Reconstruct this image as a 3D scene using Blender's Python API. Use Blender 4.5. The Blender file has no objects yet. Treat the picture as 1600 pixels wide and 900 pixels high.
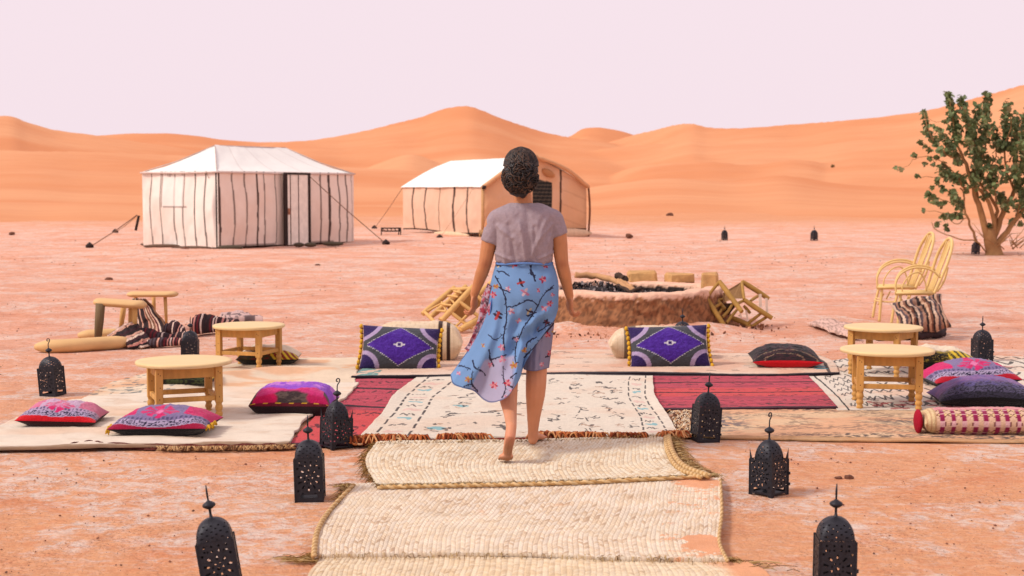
import bpy, math, random
import numpy as np
from mathutils import Vector, Matrix, Euler, noise as mnoise
PI = math.pi
R = math.radians
rnd = random.Random(7)
scene = bpy.context.scene
COL = scene.collection

# ------------------------------------------------------------------ camera
CAM_H, PITCH, F = 1.4, R(3.94), 2222.2
cam_data = bpy.data.cameras.new('camera')
cam_data.lens = 50
cam_data.sensor_width = 36
cam_data.clip_start = 0.05
cam_data.clip_end = 5000
cam_data.dof.use_dof = True
cam_data.dof.focus_distance = 7.9
cam_data.dof.aperture_fstop = 5.0
cam = bpy.data.objects.new('camera', cam_data)
cam.location = (0, 0, CAM_H)
cam.rotation_euler = (R(90) - PITCH, 0, 0)
COL.objects.link(cam)
scene.camera = cam

# ------------------------------------------------------------------ light
SUN_EL, SUN_AZ = R(44), R(-108)          # azimuth from +Y (view direction), negative = to the left
world = bpy.data.worlds.new('World')
scene.world = world
world.use_nodes = True
wn = world.node_tree.nodes
wl = world.node_tree.links
wn.clear()
sky = wn.new('ShaderNodeTexSky')
sky.sky_type = 'NISHITA'
sky.sun_disc = False
sky.sun_elevation = SUN_EL
sky.sun_rotation = SUN_AZ
sky.dust_density = 6.0
sky.air_density = 1.0
bg1 = wn.new('ShaderNodeBackground'); bg1.inputs['Strength'].default_value = 0.05
bg2 = wn.new('ShaderNodeBackground')
bg2.inputs['Color'].default_value = (0.92, 0.765, 0.825, 1)      # the pale pink dust veil that covers the whole sky
bg2.inputs['Strength'].default_value = 1.0
mx = wn.new('ShaderNodeMixShader'); mx.inputs['Fac'].default_value = 0.9
wo = wn.new('ShaderNodeOutputWorld')
wl.new(sky.outputs[0], bg1.inputs['Color'])
wl.new(bg1.outputs[0], mx.inputs[1]); wl.new(bg2.outputs[0], mx.inputs[2])
wl.new(mx.outputs[0], wo.inputs['Surface'])
sun_d = bpy.data.lights.new('sun', 'SUN')
sun_d.energy = 2.5
sun_d.angle = R(13)
sun_d.color = (1.0, 0.93, 0.84)
sun = bpy.data.objects.new('sun', sun_d)
sd = Vector((math.sin(SUN_AZ) * math.cos(SUN_EL), math.cos(SUN_AZ) * math.cos(SUN_EL), math.sin(SUN_EL)))
sun.rotation_euler = sd.to_track_quat('Z', 'Y').to_euler()
sun.location = sd * 50
COL.objects.link(sun)
scene.view_settings.view_transform = 'Standard'
scene.view_settings.look = 'None'
scene.view_settings.exposure = 0.15
scene.view_settings.gamma = 1.0
scene.view_settings.use_curve_mapping = False
scene.render.engine = 'CYCLES'
scene.cycles.max_bounces = 6

# ------------------------------------------------------------------ pixel <-> place
def ray(px, py):
    u = (px - 800) / F; v = -(py - 450) / F
    return (u, math.cos(PITCH) + v * math.sin(PITCH), -math.sin(PITCH) + v * math.cos(PITCH))
def G(px, py, z=0.0):
    d = ray(px, py); t = (z - CAM_H) / d[2]
    return Vector((d[0] * t, d[1] * t, z))
def W(px, py, Y):
    d = ray(px, py); t = Y / d[1]
    return Vector((d[0] * t, Y, CAM_H + d[2] * t))

# ------------------------------------------------------------------ noise (numpy)
def _hash(ix, iy, seed):
    n = (ix.astype(np.int64) * 374761393 + iy.astype(np.int64) * 668265263 + seed * 1442695041) & 0x7fffffff
    n = ((n ^ (n >> 13)) * 1274126177) & 0x7fffffff
    n = (n ^ (n >> 16)) & 0xffff
    return n / 65535.0
def vn(x, y, seed=0):
    x = np.asarray(x, float); y = np.asarray(y, float)
    x0 = np.floor(x); y0 = np.floor(y)
    fx = x - x0; fy = y - y0
    fx = fx * fx * (3 - 2 * fx); fy = fy * fy * (3 - 2 * fy)
    a = _hash(x0, y0, seed); b = _hash(x0 + 1, y0, seed); c = _hash(x0, y0 + 1, seed); d = _hash(x0 + 1, y0 + 1, seed)
    return (a * (1 - fx) + b * fx) * (1 - fy) + (c * (1 - fx) + d * fx) * fy
def fbm(x, y, seed=0, oct=4):
    s = 0; a = 0.5; t = 0
    for k in range(oct):
        s = s + a * vn(x * 2 ** k + 17.3 * k, y * 2 ** k - 9.1 * k, seed + k); t += a; a *= 0.5
    return s / t
def sstep(a, b, x):
    t = np.clip((x - a) / (b - a), 0, 1); return t * t * (3 - 2 * t)

# ------------------------------------------------------------------ colour
EX = 0.745
def lin(c):
    c = np.asarray(c, float) / 255.0
    return np.where(c <= 0.04045, c / 12.92, ((c + 0.055) / 1.055) ** 2.4)
TINT = np.array([1.05, 1.0, 1.03])
def C(r, g, b, k=1.0):
    """base colour whose daylight look is about this sRGB value"""
    return tuple(np.clip(lin((r, g, b)) * EX * k / TINT, 0.003, 0.86))

def mat(name, color=None, rough=0.85, bump=0.3, bscale=60, var=0.12, vscale=8, attr=False, metal=0.0, spec=0.2,
        trans=0.0, bump2=None, stretch=None, sheen=0.0, uvmap=False, sss=0):
    m = bpy.data.materials.new(name); m.use_nodes = True
    nt = m.node_tree; n = nt.nodes; l = nt.links
    b = n['Principled BSDF']
    b.inputs['Roughness'].default_value = rough
    b.inputs['Metallic'].default_value = metal
    b.inputs['Specular IOR Level'].default_value = spec
    if sheen: b.inputs['Sheen Weight'].default_value = sheen
    tc = n.new('ShaderNodeTexCoord')
    src = tc.outputs['UV'] if uvmap else tc.outputs['Object']
    if stretch:
        mp = n.new('ShaderNodeMapping'); mp.inputs['Scale'].default_value = stretch
        l.new(src, mp.inputs[0]); src = mp.outputs[0]
    if attr:
        a = n.new('ShaderNodeAttribute'); a.attribute_name = 'Col'; base = a.outputs['Color']
    else:
        rgb = n.new('ShaderNodeRGB'); rgb.outputs[0].default_value = (*color, 1); base = rgb.outputs[0]
    nz = n.new('ShaderNodeTexNoise'); nz.inputs['Scale'].default_value = vscale; nz.inputs['Detail'].default_value = 6
    nz.inputs['Roughness'].default_value = 0.65
    l.new(src, nz.inputs['Vector'])
    mr = n.new('ShaderNodeMapRange'); mr.inputs[1].default_value = 0.3; mr.inputs[2].default_value = 0.7
    mr.inputs[3].default_value = 1 - var; mr.inputs[4].default_value = 1 + var
    l.new(nz.outputs['Fac'], mr.inputs[0])
    vm = n.new('ShaderNodeVectorMath'); vm.operation = 'SCALE'
    l.new(base, vm.inputs[0]); l.new(mr.outputs[0], vm.inputs['Scale'])
    l.new(vm.outputs[0], b.inputs['Base Color'])
    if bump:
        nb = n.new('ShaderNodeTexNoise'); nb.inputs['Scale'].default_value = bscale; nb.inputs['Detail'].default_value = 5
        l.new(src, nb.inputs['Vector'])
        bp = n.new('ShaderNodeBump'); bp.inputs['Strength'].default_value = bump; bp.inputs['Distance'].default_value = 0.01
        l.new(nb.outputs['Fac'], bp.inputs['Height']); l.new(bp.outputs[0], b.inputs['Normal'])
    if trans:
        tr = n.new('ShaderNodeBsdfTranslucent'); l.new(vm.outputs[0], tr.inputs['Color'])
        ms = n.new('ShaderNodeMixShader'); ms.inputs[0].default_value = trans
        out = n['Material Output']
        l.new(b.outputs[0], ms.inputs[1]); l.new(tr.outputs[0], ms.inputs[2]); l.new(ms.outputs[0], out.inputs['Surface'])
    if sss:
        b.inputs['Subsurface Weight'].default_value = sss
        b.inputs['Subsurface Radius'].default_value = (0.02, 0.008, 0.004)
        b.inputs['Subsurface Scale'].default_value = 0.5
    return m

# ------------------------------------------------------------------ objects
def tag(o, label=None, cat=None, group=None, kind=None):
    if label: o['label'] = label
    if cat: o['category'] = cat
    if group: o['group'] = group
    if kind: o['kind'] = kind
    return o
def root(name, loc, label, cat, group=None, rot=(0, 0, 0)):
    o = bpy.data.objects.new(name, None); o.location = loc; o.rotation_euler = rot
    o.empty_display_size = 0.1
    COL.objects.link(o); tag(o, label, cat, group); return o
def base_of(p):
    while p.parent: p = p.parent
    return Vector(p.location)
def mesh_obj(name, V, Fs, m, parent=None, smooth=True, local=True, cols=None, uv=None):
    """V in world space unless local"""
    V = np.asarray(V, float)
    if parent is not None and not local:
        V = V - np.array(base_of(parent))
    me = bpy.data.meshes.new(name)
    me.from_pydata(V.tolist(), [], Fs)
    if smooth: me.polygons.foreach_set('use_smooth', [True] * len(me.polygons))
    if cols is not None:
        ca = me.color_attributes.new('Col', 'FLOAT_COLOR', 'POINT')
        c4 = np.ones((len(V), 4), np.float32); c4[:, :3] = cols
        ca.data.foreach_set('color', c4.ravel())
    if uv is not None:
        ul = me.uv_layers.new(name='UVMap')
        li = np.empty(len(me.loops), np.int32); me.loops.foreach_get('vertex_index', li)
        ul.data.foreach_set('uv', np.asarray(uv, np.float32)[li].ravel())
    me.materials.append(m)
    me.update()
    o = bpy.data.objects.new(name, me); COL.objects.link(o)
    if parent is not None: o.parent = parent
    return o
def copy_tree(o, parent=None):
    c = o.copy(); COL.objects.link(c)
    if parent is not None: c.parent = parent
    for ch in list(o.children): copy_tree(ch, c)
    return c

class MB:
    def __init__(s): s.v = []; s.f = []
    def add(s, vs, fs):
        b = len(s.v); s.v.extend([tuple(v) for v in vs]); s.f.extend([tuple(i + b for i in f) for f in fs]); return s
    def box(s, c, size, rot=None, bev=0.0):
        x, y, z = [k / 2 for k in size]
        b = min(bev, x * .9, y * .9, z * .9)
        vs = []; fs = []
        if b <= 0:
            vs = [Vector((i * x, j * y, k * z)) for k in (-1, 1) for j in (-1, 1) for i in (-1, 1)]
            fs = [(0, 2, 3, 1), (4, 5, 7, 6), (0, 1, 5, 4), (2, 6, 7, 3), (0, 4, 6, 2), (1, 3, 7, 5)]
        else:
            idx = {}
            for k in (-1, 1):
                for j in (-1, 1):
                    for i in (-1, 1):
                        for ax in range(3):
                            p = [i * (x - b), j * (y - b), k * (z - b)]
                            p[ax] = (i * x, j * y, k * z)[ax]
                            idx[(i, j, k, ax)] = len(vs); vs.append(Vector(p))
            def q(*a): fs.append(tuple(idx[t] for t in a))
            for sgn in (-1, 1):
                q((sgn, -1, -1, 0), (sgn, 1, -1, 0), (sgn, 1, 1, 0), (sgn, -1, 1, 0))
                q((-1, sgn, -1, 1), (1, sgn, -1, 1), (1, sgn, 1, 1), (-1, sgn, 1, 1))
                q((-1, -1, sgn, 2), (1, -1, sgn, 2), (1, 1, sgn, 2), (-1, 1, sgn, 2))
            for i in (-1, 1):
                for j in (-1, 1):
                    q((i, j, -1, 0), (i, j, 1, 0), (i, j, 1, 1), (i, j, -1, 1))
                    q((i, -1, j, 0), (i, 1, j, 0), (i, 1, j, 2), (i, -1, j, 2))
                    q((-1, i, j, 1), (1, i, j, 1), (1, i, j, 2), (-1, i, j, 2))
                    for k in (-1, 1): q((i, j, k, 0), (i, j, k, 1), (i, j, k, 2))
        M = rot.to_matrix() if isinstance(rot, Euler) else (rot if rot is not None else Matrix.Identity(3))
        c = Vector(c)
        return s.add([M @ v + c for v in vs], fs)
    def tube(s, pts, rad, n=8, caps=True, flat=1.0):
        pts = [Vector(p) for p in pts]
        if not hasattr(rad, '__len__'): rad = [rad] * len(pts)
        up = None; rings = []; b = len(s.v)
        for i, p in enumerate(pts):
            t = (pts[min(i + 1, len(pts) - 1)] - pts[max(i - 1, 0)])
            if t.length < 1e-9: t = Vector((0, 0, 1))
            t.normalize()
            if up is None:
                up = Vector((0, 0, 1)) if abs(t.z) < 0.9 else Vector((1, 0, 0))
            a = t.cross(up)
            if a.length < 1e-6: a = t.orthogonal()
            a.normalize(); up = a.cross(t).normalized()
            for k in range(n):
                an = 2 * PI * k / n
                s.v.append(tuple(p + a * math.cos(an) * rad[i] + up * math.sin(an) * rad[i] * flat))
        for i in range(len(pts) - 1):
            for k in range(n):
                k2 = (k + 1) % n
                s.f.append((b + i * n + k, b + (i + 1) * n + k, b + (i + 1) * n + k2, b + i * n + k2))
        if caps:
            s.f.append(tuple(b + k for k in range(n)))
            e = b + (len(pts) - 1) * n
            s.f.append(tuple(e + k for k in reversed(range(n))))
        return s
    def lathe(s, prof, n=16, c=(0, 0, 0), M=None):
        b = len(s.v); c = Vector(c)
        for r, z in prof:
            for k in range(n):
                an = 2 * PI * k / n
                v = Vector((r * math.cos(an), r * math.sin(an), z))
                if M is not None: v = M @ v
                s.v.append(tuple(v + c))
        for i in range(len(prof) - 1):
            for k in range(n):
                k2 = (k + 1) % n
                s.f.append((b + i * n + k, b + i * n + k2, b + (i + 1) * n + k2, b + (i + 1) * n + k))
        s.f.append(tuple(b + k for k in reversed(range(n))))
        e = b + (len(prof) - 1) * n
        s.f.append(tuple(e + k for k in range(n)))
        return s
    def ell(s, c, r, n=14, M=None):
        if not hasattr(r, '__len__'): r = (r, r, r)
        b = len(s.v); c = Vector(c); m = max(6, n // 2)
        for i in range(1, m):
            ph = PI * i / m
            for k in range(n):
                an = 2 * PI * k / n
                v = Vector((r[0] * math.sin(ph) * math.cos(an), r[1] * math.sin(ph) * math.sin(an), -r[2] * math.cos(ph)))
                if M is not None: v = M @ v
                s.v.append(tuple(v + c))
        lo = len(s.v); v = Vector((0, 0, -r[2])); v = M @ v if M is not None else v; s.v.append(tuple(v + c))
        hi = len(s.v); v = Vector((0, 0, r[2])); v = M @ v if M is not None else v; s.v.append(tuple(v + c))
        for i in range(m - 2):
            for k in range(n):
                k2 = (k + 1) % n
                s.f.append((b + i * n + k, b + i * n + k2, b + (i + 1) * n + k2, b + (i + 1) * n + k))
        for k in range(n):
            k2 = (k + 1) % n
            s.f.append((lo, b + k2, b + k)); s.f.append((hi, b + (m - 2) * n + k, b + (m - 2) * n + k2))
        return s
    def build(s, name, m, parent=None, smooth=True, local=True, cols=None, sharp=None):
        o = mesh_obj(name, s.v, s.f, m, parent, smooth, local, cols)
        if sharp is not None: o.data.set_sharp_from_angle(angle=R(sharp))
        return o

def cr(pts, n):
    """Catmull-Rom resample to n points"""
    P = np.asarray([tuple(p) for p in pts], float)
    if len(P) == 2:
        t = np.linspace(0, 1, n)[:, None]; return P[0] * (1 - t) + P[1] * t
    Q = np.vstack([2 * P[0] - P[1], P, 2 * P[-1] - P[-2]])
    ts = np.linspace(0, len(P) - 1, n); out = []
    for t in ts:
        i = min(int(t), len(P) - 2); f = t - i
        a, b, c, d = Q[i], Q[i + 1], Q[i + 2], Q[i + 3]
        out.append(0.5 * (2 * b + (c - a) * f + (2 * a - 5 * b + 4 * c - d) * f * f + (3 * b - a - 3 * c + d) * f ** 3))
    return np.array(out)
def grid_faces(nu, nv, off=0, wrap=False):
    i, j = np.meshgrid(np.arange(nv - 1), np.arange(nu if wrap else nu - 1), indexing='ij')
    a = i * nu + j; b = i * nu + (j + 1) % nu
    return (np.stack([a, b, b + nu, a + nu], -1).reshape(-1, 4) + off).tolist()
def remesh(mb, voxel, it=6, fac=0.5):
    me = bpy.data.meshes.new('tmp'); me.from_pydata(mb.v, [], mb.f); me.update()
    o = bpy.data.objects.new('tmp', me); COL.objects.link(o)
    md = o.modifiers.new('r', 'REMESH'); md.mode = 'VOXEL'; md.voxel_size = voxel; md.adaptivity = 0
    if it:
        sm = o.modifiers.new('s', 'SMOOTH'); sm.factor = fac; sm.iterations = it
    dg = bpy.context.evaluated_depsgraph_get()
    ev = o.evaluated_get(dg)
    me2 = bpy.data.meshes.new_from_object(ev, depsgraph=dg)
    n = len(me2.vertices); V = np.empty(n * 3); me2.vertices.foreach_get('co', V); V = V.reshape(-1, 3)
    N = np.empty(n * 3); me2.vertices.foreach_get('normal', N); N = N.reshape(-1, 3)
    Fc = [tuple(p.vertices) for p in me2.polygons]
    bpy.data.objects.remove(o); bpy.data.meshes.remove(me); bpy.data.meshes.remove(me2)
    return V, Fc, N
def segs_mask(X, Y, segs, hw):
    """mask of points within hw of any of the segments (x0,y0,x1,y1)"""
    m = np.zeros(X.shape, bool)
    for s in segs:
        x0, y0, x1, y1 = s[:4]; w = s[4] if len(s) > 4 else hw
        bb = (X > min(x0, x1) - w) & (X < max(x0, x1) + w) & (Y > min(y0, y1) - w) & (Y < max(y0, y1) + w)
        if not bb.any(): continue
        dx, dy = x1 - x0, y1 - y0; L = dx * dx + dy * dy + 1e-12
        xs, ys = X[bb], Y[bb]
        t = np.clip(((xs - x0) * dx + (ys - y0) * dy) / L, 0, 1)
        d = np.hypot(xs - x0 - t * dx, ys - y0 - t * dy)
        m[bb] |= d < w
    return m
# ================================================================== SETTING
def mat_sand(name, dune=False):
    m = bpy.data.materials.new(name); m.use_nodes = True
    nt = m.node_tree; n = nt.nodes; l = nt.links
    b = n['Principled BSDF']; b.inputs['Roughness'].default_value = 0.95; b.inputs['Specular IOR Level'].default_value = 0.08
    tc = n.new('ShaderNodeTexCoord')
    def noise_(scale, det=6, rough=0.6, st=(1, 1, 1), dist=0.0):
        mp = n.new('ShaderNodeMapping'); mp.inputs['Scale'].default_value = st
        l.new(tc.outputs['Object'], mp.inputs[0])
        z = n.new('ShaderNodeTexNoise'); z.inputs['Scale'].default_value = scale; z.inputs['Detail'].default_value = det
        z.inputs['Roughness'].default_value = rough; z.inputs['Distortion'].default_value = dist
        l.new(mp.outputs[0], z.inputs['Vector']); return z.outputs['Fac']
    def ramp(src, a, b_, lo=0.0, hi=1.0):
        r = n.new('ShaderNodeMapRange'); r.interpolation_type = 'SMOOTHSTEP'
        r.inputs[1].default_value = a; r.inputs[2].default_value = b_; r.inputs[3].default_value = lo; r.inputs[4].default_value = hi
        l.new(src, r.inputs[0]); return r.outputs[0]
    def mixc(fac, c1, c2):
        x = n.new('ShaderNodeMix'); x.data_type = 'RGBA'
        l.new(fac, x.inputs['Factor'])
        for inp, c in ((x.inputs['A'], c1), (x.inputs['B'], c2)):
            if isinstance(c, tuple): inp.default_value = (*c, 1)
            else: l.new(c, inp)
        return x.outputs['Result']
    def mul(a, b_):
        x = n.new('ShaderNodeMath'); x.operation = 'MULTIPLY'
        for inp, c in zip(x.inputs, (a, b_)):
            if isinstance(c, float): inp.default_value = c
            else: l.new(c, inp)
        return x.outputs[0]
    def add(a, b_):
        x = n.new('ShaderNodeMath'); x.operation = 'ADD'
        l.new(a, x.inputs[0]); l.new(b_, x.inputs[1]); return x.outputs[0]
    if dune:
        f1 = ramp(noise_(0.02, 4, 0.5, (1, 2.0, 1)), 0.35, 0.65)
        col = mixc(f1, DUNE_A, DUNE_B)
        f2 = ramp(noise_(0.35, 8, 0.7, (0.3, 2, 1)), 0.3, 0.75, 0.0, 0.35)
        col = mixc(f2, col, DUNE_C)
        bh = add(mul(noise_(0.15, 8, 0.65, (0.4, 1.5, 1)), 1.0), mul(noise_(3.0, 4, 0.6, (0.4, 2.5, 1)), 0.15))
        bs, bd = 0.35, 1.2
    else:
        sep = n.new('ShaderNodeSeparateXYZ'); l.new(tc.outputs['Object'], sep.inputs[0])
        big = noise_(0.9, 8, 0.72, (0.9, 1, 1), 0.6)
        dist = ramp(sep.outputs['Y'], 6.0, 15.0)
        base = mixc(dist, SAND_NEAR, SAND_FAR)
        # darker orange drifts
        dr = mul(ramp(noise_(1.5, 7, 0.7, (0.8, 1.2, 1), 0.4), 0.50, 0.68), 0.75)
        col = mixc(dr, base, SAND_DARK)
        # pale dried crust
        cr1 = ramp(big, 0.46, 0.54)
        cr2 = ramp(noise_(9, 8, 0.8, (1, 1.0, 1), 0.5), 0.42, 0.56)
        col = mixc(mul(cr1, cr2), col, SAND_PALE)
        cr3 = ramp(noise_(22, 6, 0.8, (0.7, 1, 1)), 0.50, 0.62, 0.0, 0.38)
        col = mixc(cr3, col, SAND_PALE)
        dj = n.new('ShaderNodeMath'); dj.operation = 'MULTIPLY_ADD'; l.new(noise_(0.12, 6, 0.7, (0.5, 1, 1)), dj.inputs[0]); dj.inputs[1].default_value = 46.0; l.new(sep.outputs['Y'], dj.inputs[2])
        col = mixc(ramp(dj.outputs[0], 66.0, 98.0), col, DUNE_A)
        # fine darker grit
        g = ramp(noise_(60, 3, 0.85), 0.53, 0.62, 0.0, 0.8)
        gm = ramp(noise_(2.3, 5, 0.6), 0.45, 0.62)
        col = mixc(mul(g, gm), col, SAND_GRIT)
        g2 = ramp(noise_(16, 6, 0.8, (0.5, 1, 1)), 0.45, 0.65, 0.0, 0.55)
        col = mixc(g2, col, SAND_DARK)
        # wide streaks across the plain beyond the camp
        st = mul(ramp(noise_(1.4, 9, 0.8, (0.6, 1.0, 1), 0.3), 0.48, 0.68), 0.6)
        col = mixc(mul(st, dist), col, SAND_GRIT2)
        bh = add(add(mul(noise_(5, 8, 0.72, (0.7, 1, 1)), 1.0), mul(noise_(40, 5, 0.7), 0.18)), mul(noise_(0.8, 4, 0.6), 2.0))
        bs, bd = 1.0, 0.08
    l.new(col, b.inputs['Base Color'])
    bp = n.new('ShaderNodeBump'); bp.inputs['Strength'].default_value = bs; bp.inputs['Distance'].default_value = bd
    l.new(bh, bp.inputs['Height']); l.new(bp.outputs[0], b.inputs['Normal'])
    return m
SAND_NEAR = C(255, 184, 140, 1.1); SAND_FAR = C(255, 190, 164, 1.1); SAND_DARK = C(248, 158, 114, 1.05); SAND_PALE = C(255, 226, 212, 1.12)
DUNE_A = C(250, 178, 132)
SAND_GRIT = C(196, 122, 92); SAND_GRIT2 = C(236, 152, 122)
DUNE_A = C(250, 178, 132); DUNE_B = C(240, 158, 110); DUNE_C = C(226, 144, 104)
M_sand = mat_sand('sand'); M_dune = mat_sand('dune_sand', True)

# ground: one sheet, fine near the camp and coarser towards the dunes
ys = np.concatenate([[-8, 0, 2.0], np.geomspace(3.5, 90, 330), np.geomspace(100, 1500, 25)])
ts = np.linspace(-1.0, 1.0, 300)
ts = np.sign(ts) * (np.abs(ts) * 0.45 + 0.35 * np.abs(ts) ** 4) * 1.3
Yg, Tg = np.meshgrid(ys, ts, indexing='ij')
Xg = Tg * (np.maximum(Yg, 0) + 10)
und = (fbm(Xg * 0.25, Yg * 0.25, 3, 4) - 0.5) * 0.10 + (fbm(Xg * 2.2, Yg * 2.2, 9, 4) - 0.5) * 0.022
CAMP = sstep(-4.6, -3.9, Xg) * (1 - sstep(3.9, 4.7, Xg)) * sstep(4.0, 4.8, Yg) * (1 - sstep(12.4, 13.2, Yg))
fine = (fbm(Xg * 4, Yg * 4, 21, 3) - 0.5) * 0.012
inner = (np.abs(Xg) < 1.35 + 0.0 * Yg) & (Yg < 8.4)
Zg = und * (1 - CAMP) * sstep(0, 30, Yg) * 1.2 + und * (1 - CAMP) * 0.4 + fine * CAMP * 0.5 - 0.004 * CAMP
Zg = np.where(Yg > 70, Zg * 0.5, Zg)
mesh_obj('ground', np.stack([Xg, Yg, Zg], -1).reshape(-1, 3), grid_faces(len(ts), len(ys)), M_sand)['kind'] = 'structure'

# dunes: height field from several ridges
def ridge(pts, Y0, dY=0):
    P = np.array(pts, float); return P, Y0, dY
px_t = np.concatenate([np.linspace(-4200, -930, 110), np.linspace(-900, 2500, 620), np.linspace(2530, 5800, 110)])
T = (px_t - 800) / F
yd = np.concatenate([np.linspace(46, 130, 80), np.linspace(132, 460, 240), np.linspace(465, 700, 20)])
Yd, PXd = np.meshgrid(yd, px_t, indexing='ij')
Xd = (PXd - 800) / F * Yd
Zd = np.full(Yd.shape, -0.25)
def smax(a, b, k):
    k = 0.02 + k * np.clip((np.maximum(a, b) + 0.1) / 2.5, 0, 1); h = np.clip(0.5 + 0.5 * (a - b) / k, 0, 1); return b * (1 - h) + a * h + k * h * (1 - h)
def add_ridge(pts, Y0, wf, wb, p=1.35, k=0.8, wig=0.0, seed=1, tilt=0.0):
    global Zd
    P = np.array(pts, float)
    Yc = Y0 + tilt * (PXd - 800) + wig * (fbm(PXd / 160.0, PXd * 0, seed, 2) - 0.5)
    py = cr_interp(PXd, P)
    zc = CAM_H + (297.0 - py) / F * Yc
    s = np.where(Yd < Yc, np.clip(1 - (Yc - Yd) / wf, 0, 1), np.clip(1 - (Yd - Yc) / wb, 0, 1))
    sh = np.where(Yd < Yc, s ** p, s ** 1.1)
    z = (zc + 0.25) * sh - 0.25
    Zd = smax(z, Zd, k)
def cr_interp(x, P):
    # smooth 1-D interpolation (monotone cubic-ish) through P
    X = P[:, 0]; Y = P[:, 1]
    m = np.gradient(Y, X)
    xi = np.clip(x, X[0], X[-1]); i = np.clip(np.searchsorted(X, xi) - 1, 0, len(X) - 2)
    h = X[i + 1] - X[i]; t = (xi - X[i]) / h
    return ((2 * t ** 3 - 3 * t ** 2 + 1) * Y[i] + (t ** 3 - 2 * t ** 2 + t) * h * m[i] + (-2 * t ** 3 + 3 * t ** 2) * Y[i + 1] + (t ** 3 - t ** 2) * h * m[i + 1])
add_ridge([(-900, 235), (840, 232), (870, 218), (892, 212), (908, 202), (930, 199.5), (955, 203), (990, 211), (1040, 230), (2500, 240)], 430, 160, 90, 1.8)
add_ridge([(-900, 205), (-300, 190), (-60, 178), (0, 181), (28, 184), (45, 191), (80, 202), (150, 213), (220, 224), (330, 240), (2500, 290)], 290, 170, 60, 2.0, 0.5, 10, 4)
add_ridge([(-900, 245), (60, 222), (120, 214), (170, 210), (230, 207.5), (290, 209), (340, 215), (400, 221), (450, 222), (520, 222), (700, 240), (2500, 290)], 350, 190, 90, 1.8, 0.5, 8, 2)
add_ridge([(-900, 300), (300, 250), (430, 224), (500, 216), (560, 206), (620, 192), (665, 180), (690, 171), (712, 167), (738, 168), (760, 176), (790, 188), (840, 204), (890, 214), (950, 224), (1020, 238), (1150, 252), (1400, 268), (2500, 280)], 300, 185, 80, 2.0, 0.5, 30, 7, 0.02)
add_ridge([(-900, 300), (900, 240), (985, 215), (1020, 207), (1050, 200), (1080, 197), (1102, 202), (1150, 203), (1200, 200), (1260, 194), (1350, 186), (1440, 174), (1520, 153), (1600, 130), (1700, 104), (1900, 80), (2500, 60)], 320, 190, 100, 2.1, 0.4, 24, 11, -0.06)
add_ridge([(-900, 340), (1040, 268), (1100, 246), (1165, 230), (1215, 236), (1262, 249), (1330, 268), (1500, 290), (2500, 300)], 255, 110, 26, 1.7, 0.3, 14, 19)
add_ridge([(-900, 340), (820, 268), (900, 240), (985, 228), (1045, 226), (1120, 238), (1250, 262), (2500, 320)], 275, 100, 24, 1.8, 0.3, 14, 29)
add_ridge([(-900, 340), (1180, 290), (1350, 248), (1450, 236), (1560, 228), (1700, 220), (2500, 200)], 240, 120, 40, 1.8, 0.3, 14, 39)
add_ridge([(-900, 225), (-200, 238), (0, 236), (120, 238), (260, 240), (400, 250), (560, 262), (720, 268), (900, 292), (1100, 300), (2500, 300)], 190, 105, 40, 1.5, 0.3, 22, 5)
add_ridge([(-900, 330), (480, 300), (570, 262), (610, 246), (640, 240), (670, 247), (710, 262), (800, 280), (2500, 330)], 225, 90, 24, 1.5, 0.2, 10, 6)
add_ridge([(-900, 330), (900, 300), (980, 262), (1040, 255), (1100, 252), (1180, 258), (1240, 250), (1320, 262), (1420, 275), (1600, 280), (2500, 250)], 215, 90, 20, 1.6, 0.2, 40, 16)
add_ridge([(-900, 330), (880, 300), (960, 286), (1050, 278), (1130, 281), (1220, 272), (1300, 285), (1420, 292), (1600, 290), (2500, 280)], 150, 70, 18, 1.5, 0.2, 26, 23)
add_ridge([(-900, 318), (0, 318), (400, 322), (700, 322), (1000, 318), (1300, 322), (1600, 318), (2500, 310)], 112, 44, 60, 1.2, 0.3, 10, 31)
add_ridge([(-900, 312), (0, 316), (300, 318), (560, 322), (760, 328), (1000, 327), (1300, 326), (1600, 318), (2500, 312)], 94, 38, 60, 1.15, 0.15, 16, 37)
lift = sstep(0.6, 4.0, Zd)
Zd = Zd + lift * ((fbm(Xd * 0.03, Yd * 0.02, 40, 4) - 0.5) * 1.3 + (fbm(Xd * 0.12, Yd * 0.10, 45, 3) - 0.5) * 0.35)
Zd = np.where(Yd > 560, Zd - (Yd - 560) * 0.1, Zd)
mesh_obj('dunes', np.stack([Xd, Yd, Zd], -1).reshape(-1, 3), grid_faces(len(px_t), len(yd)), M_dune)['kind'] = 'structure'

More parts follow.
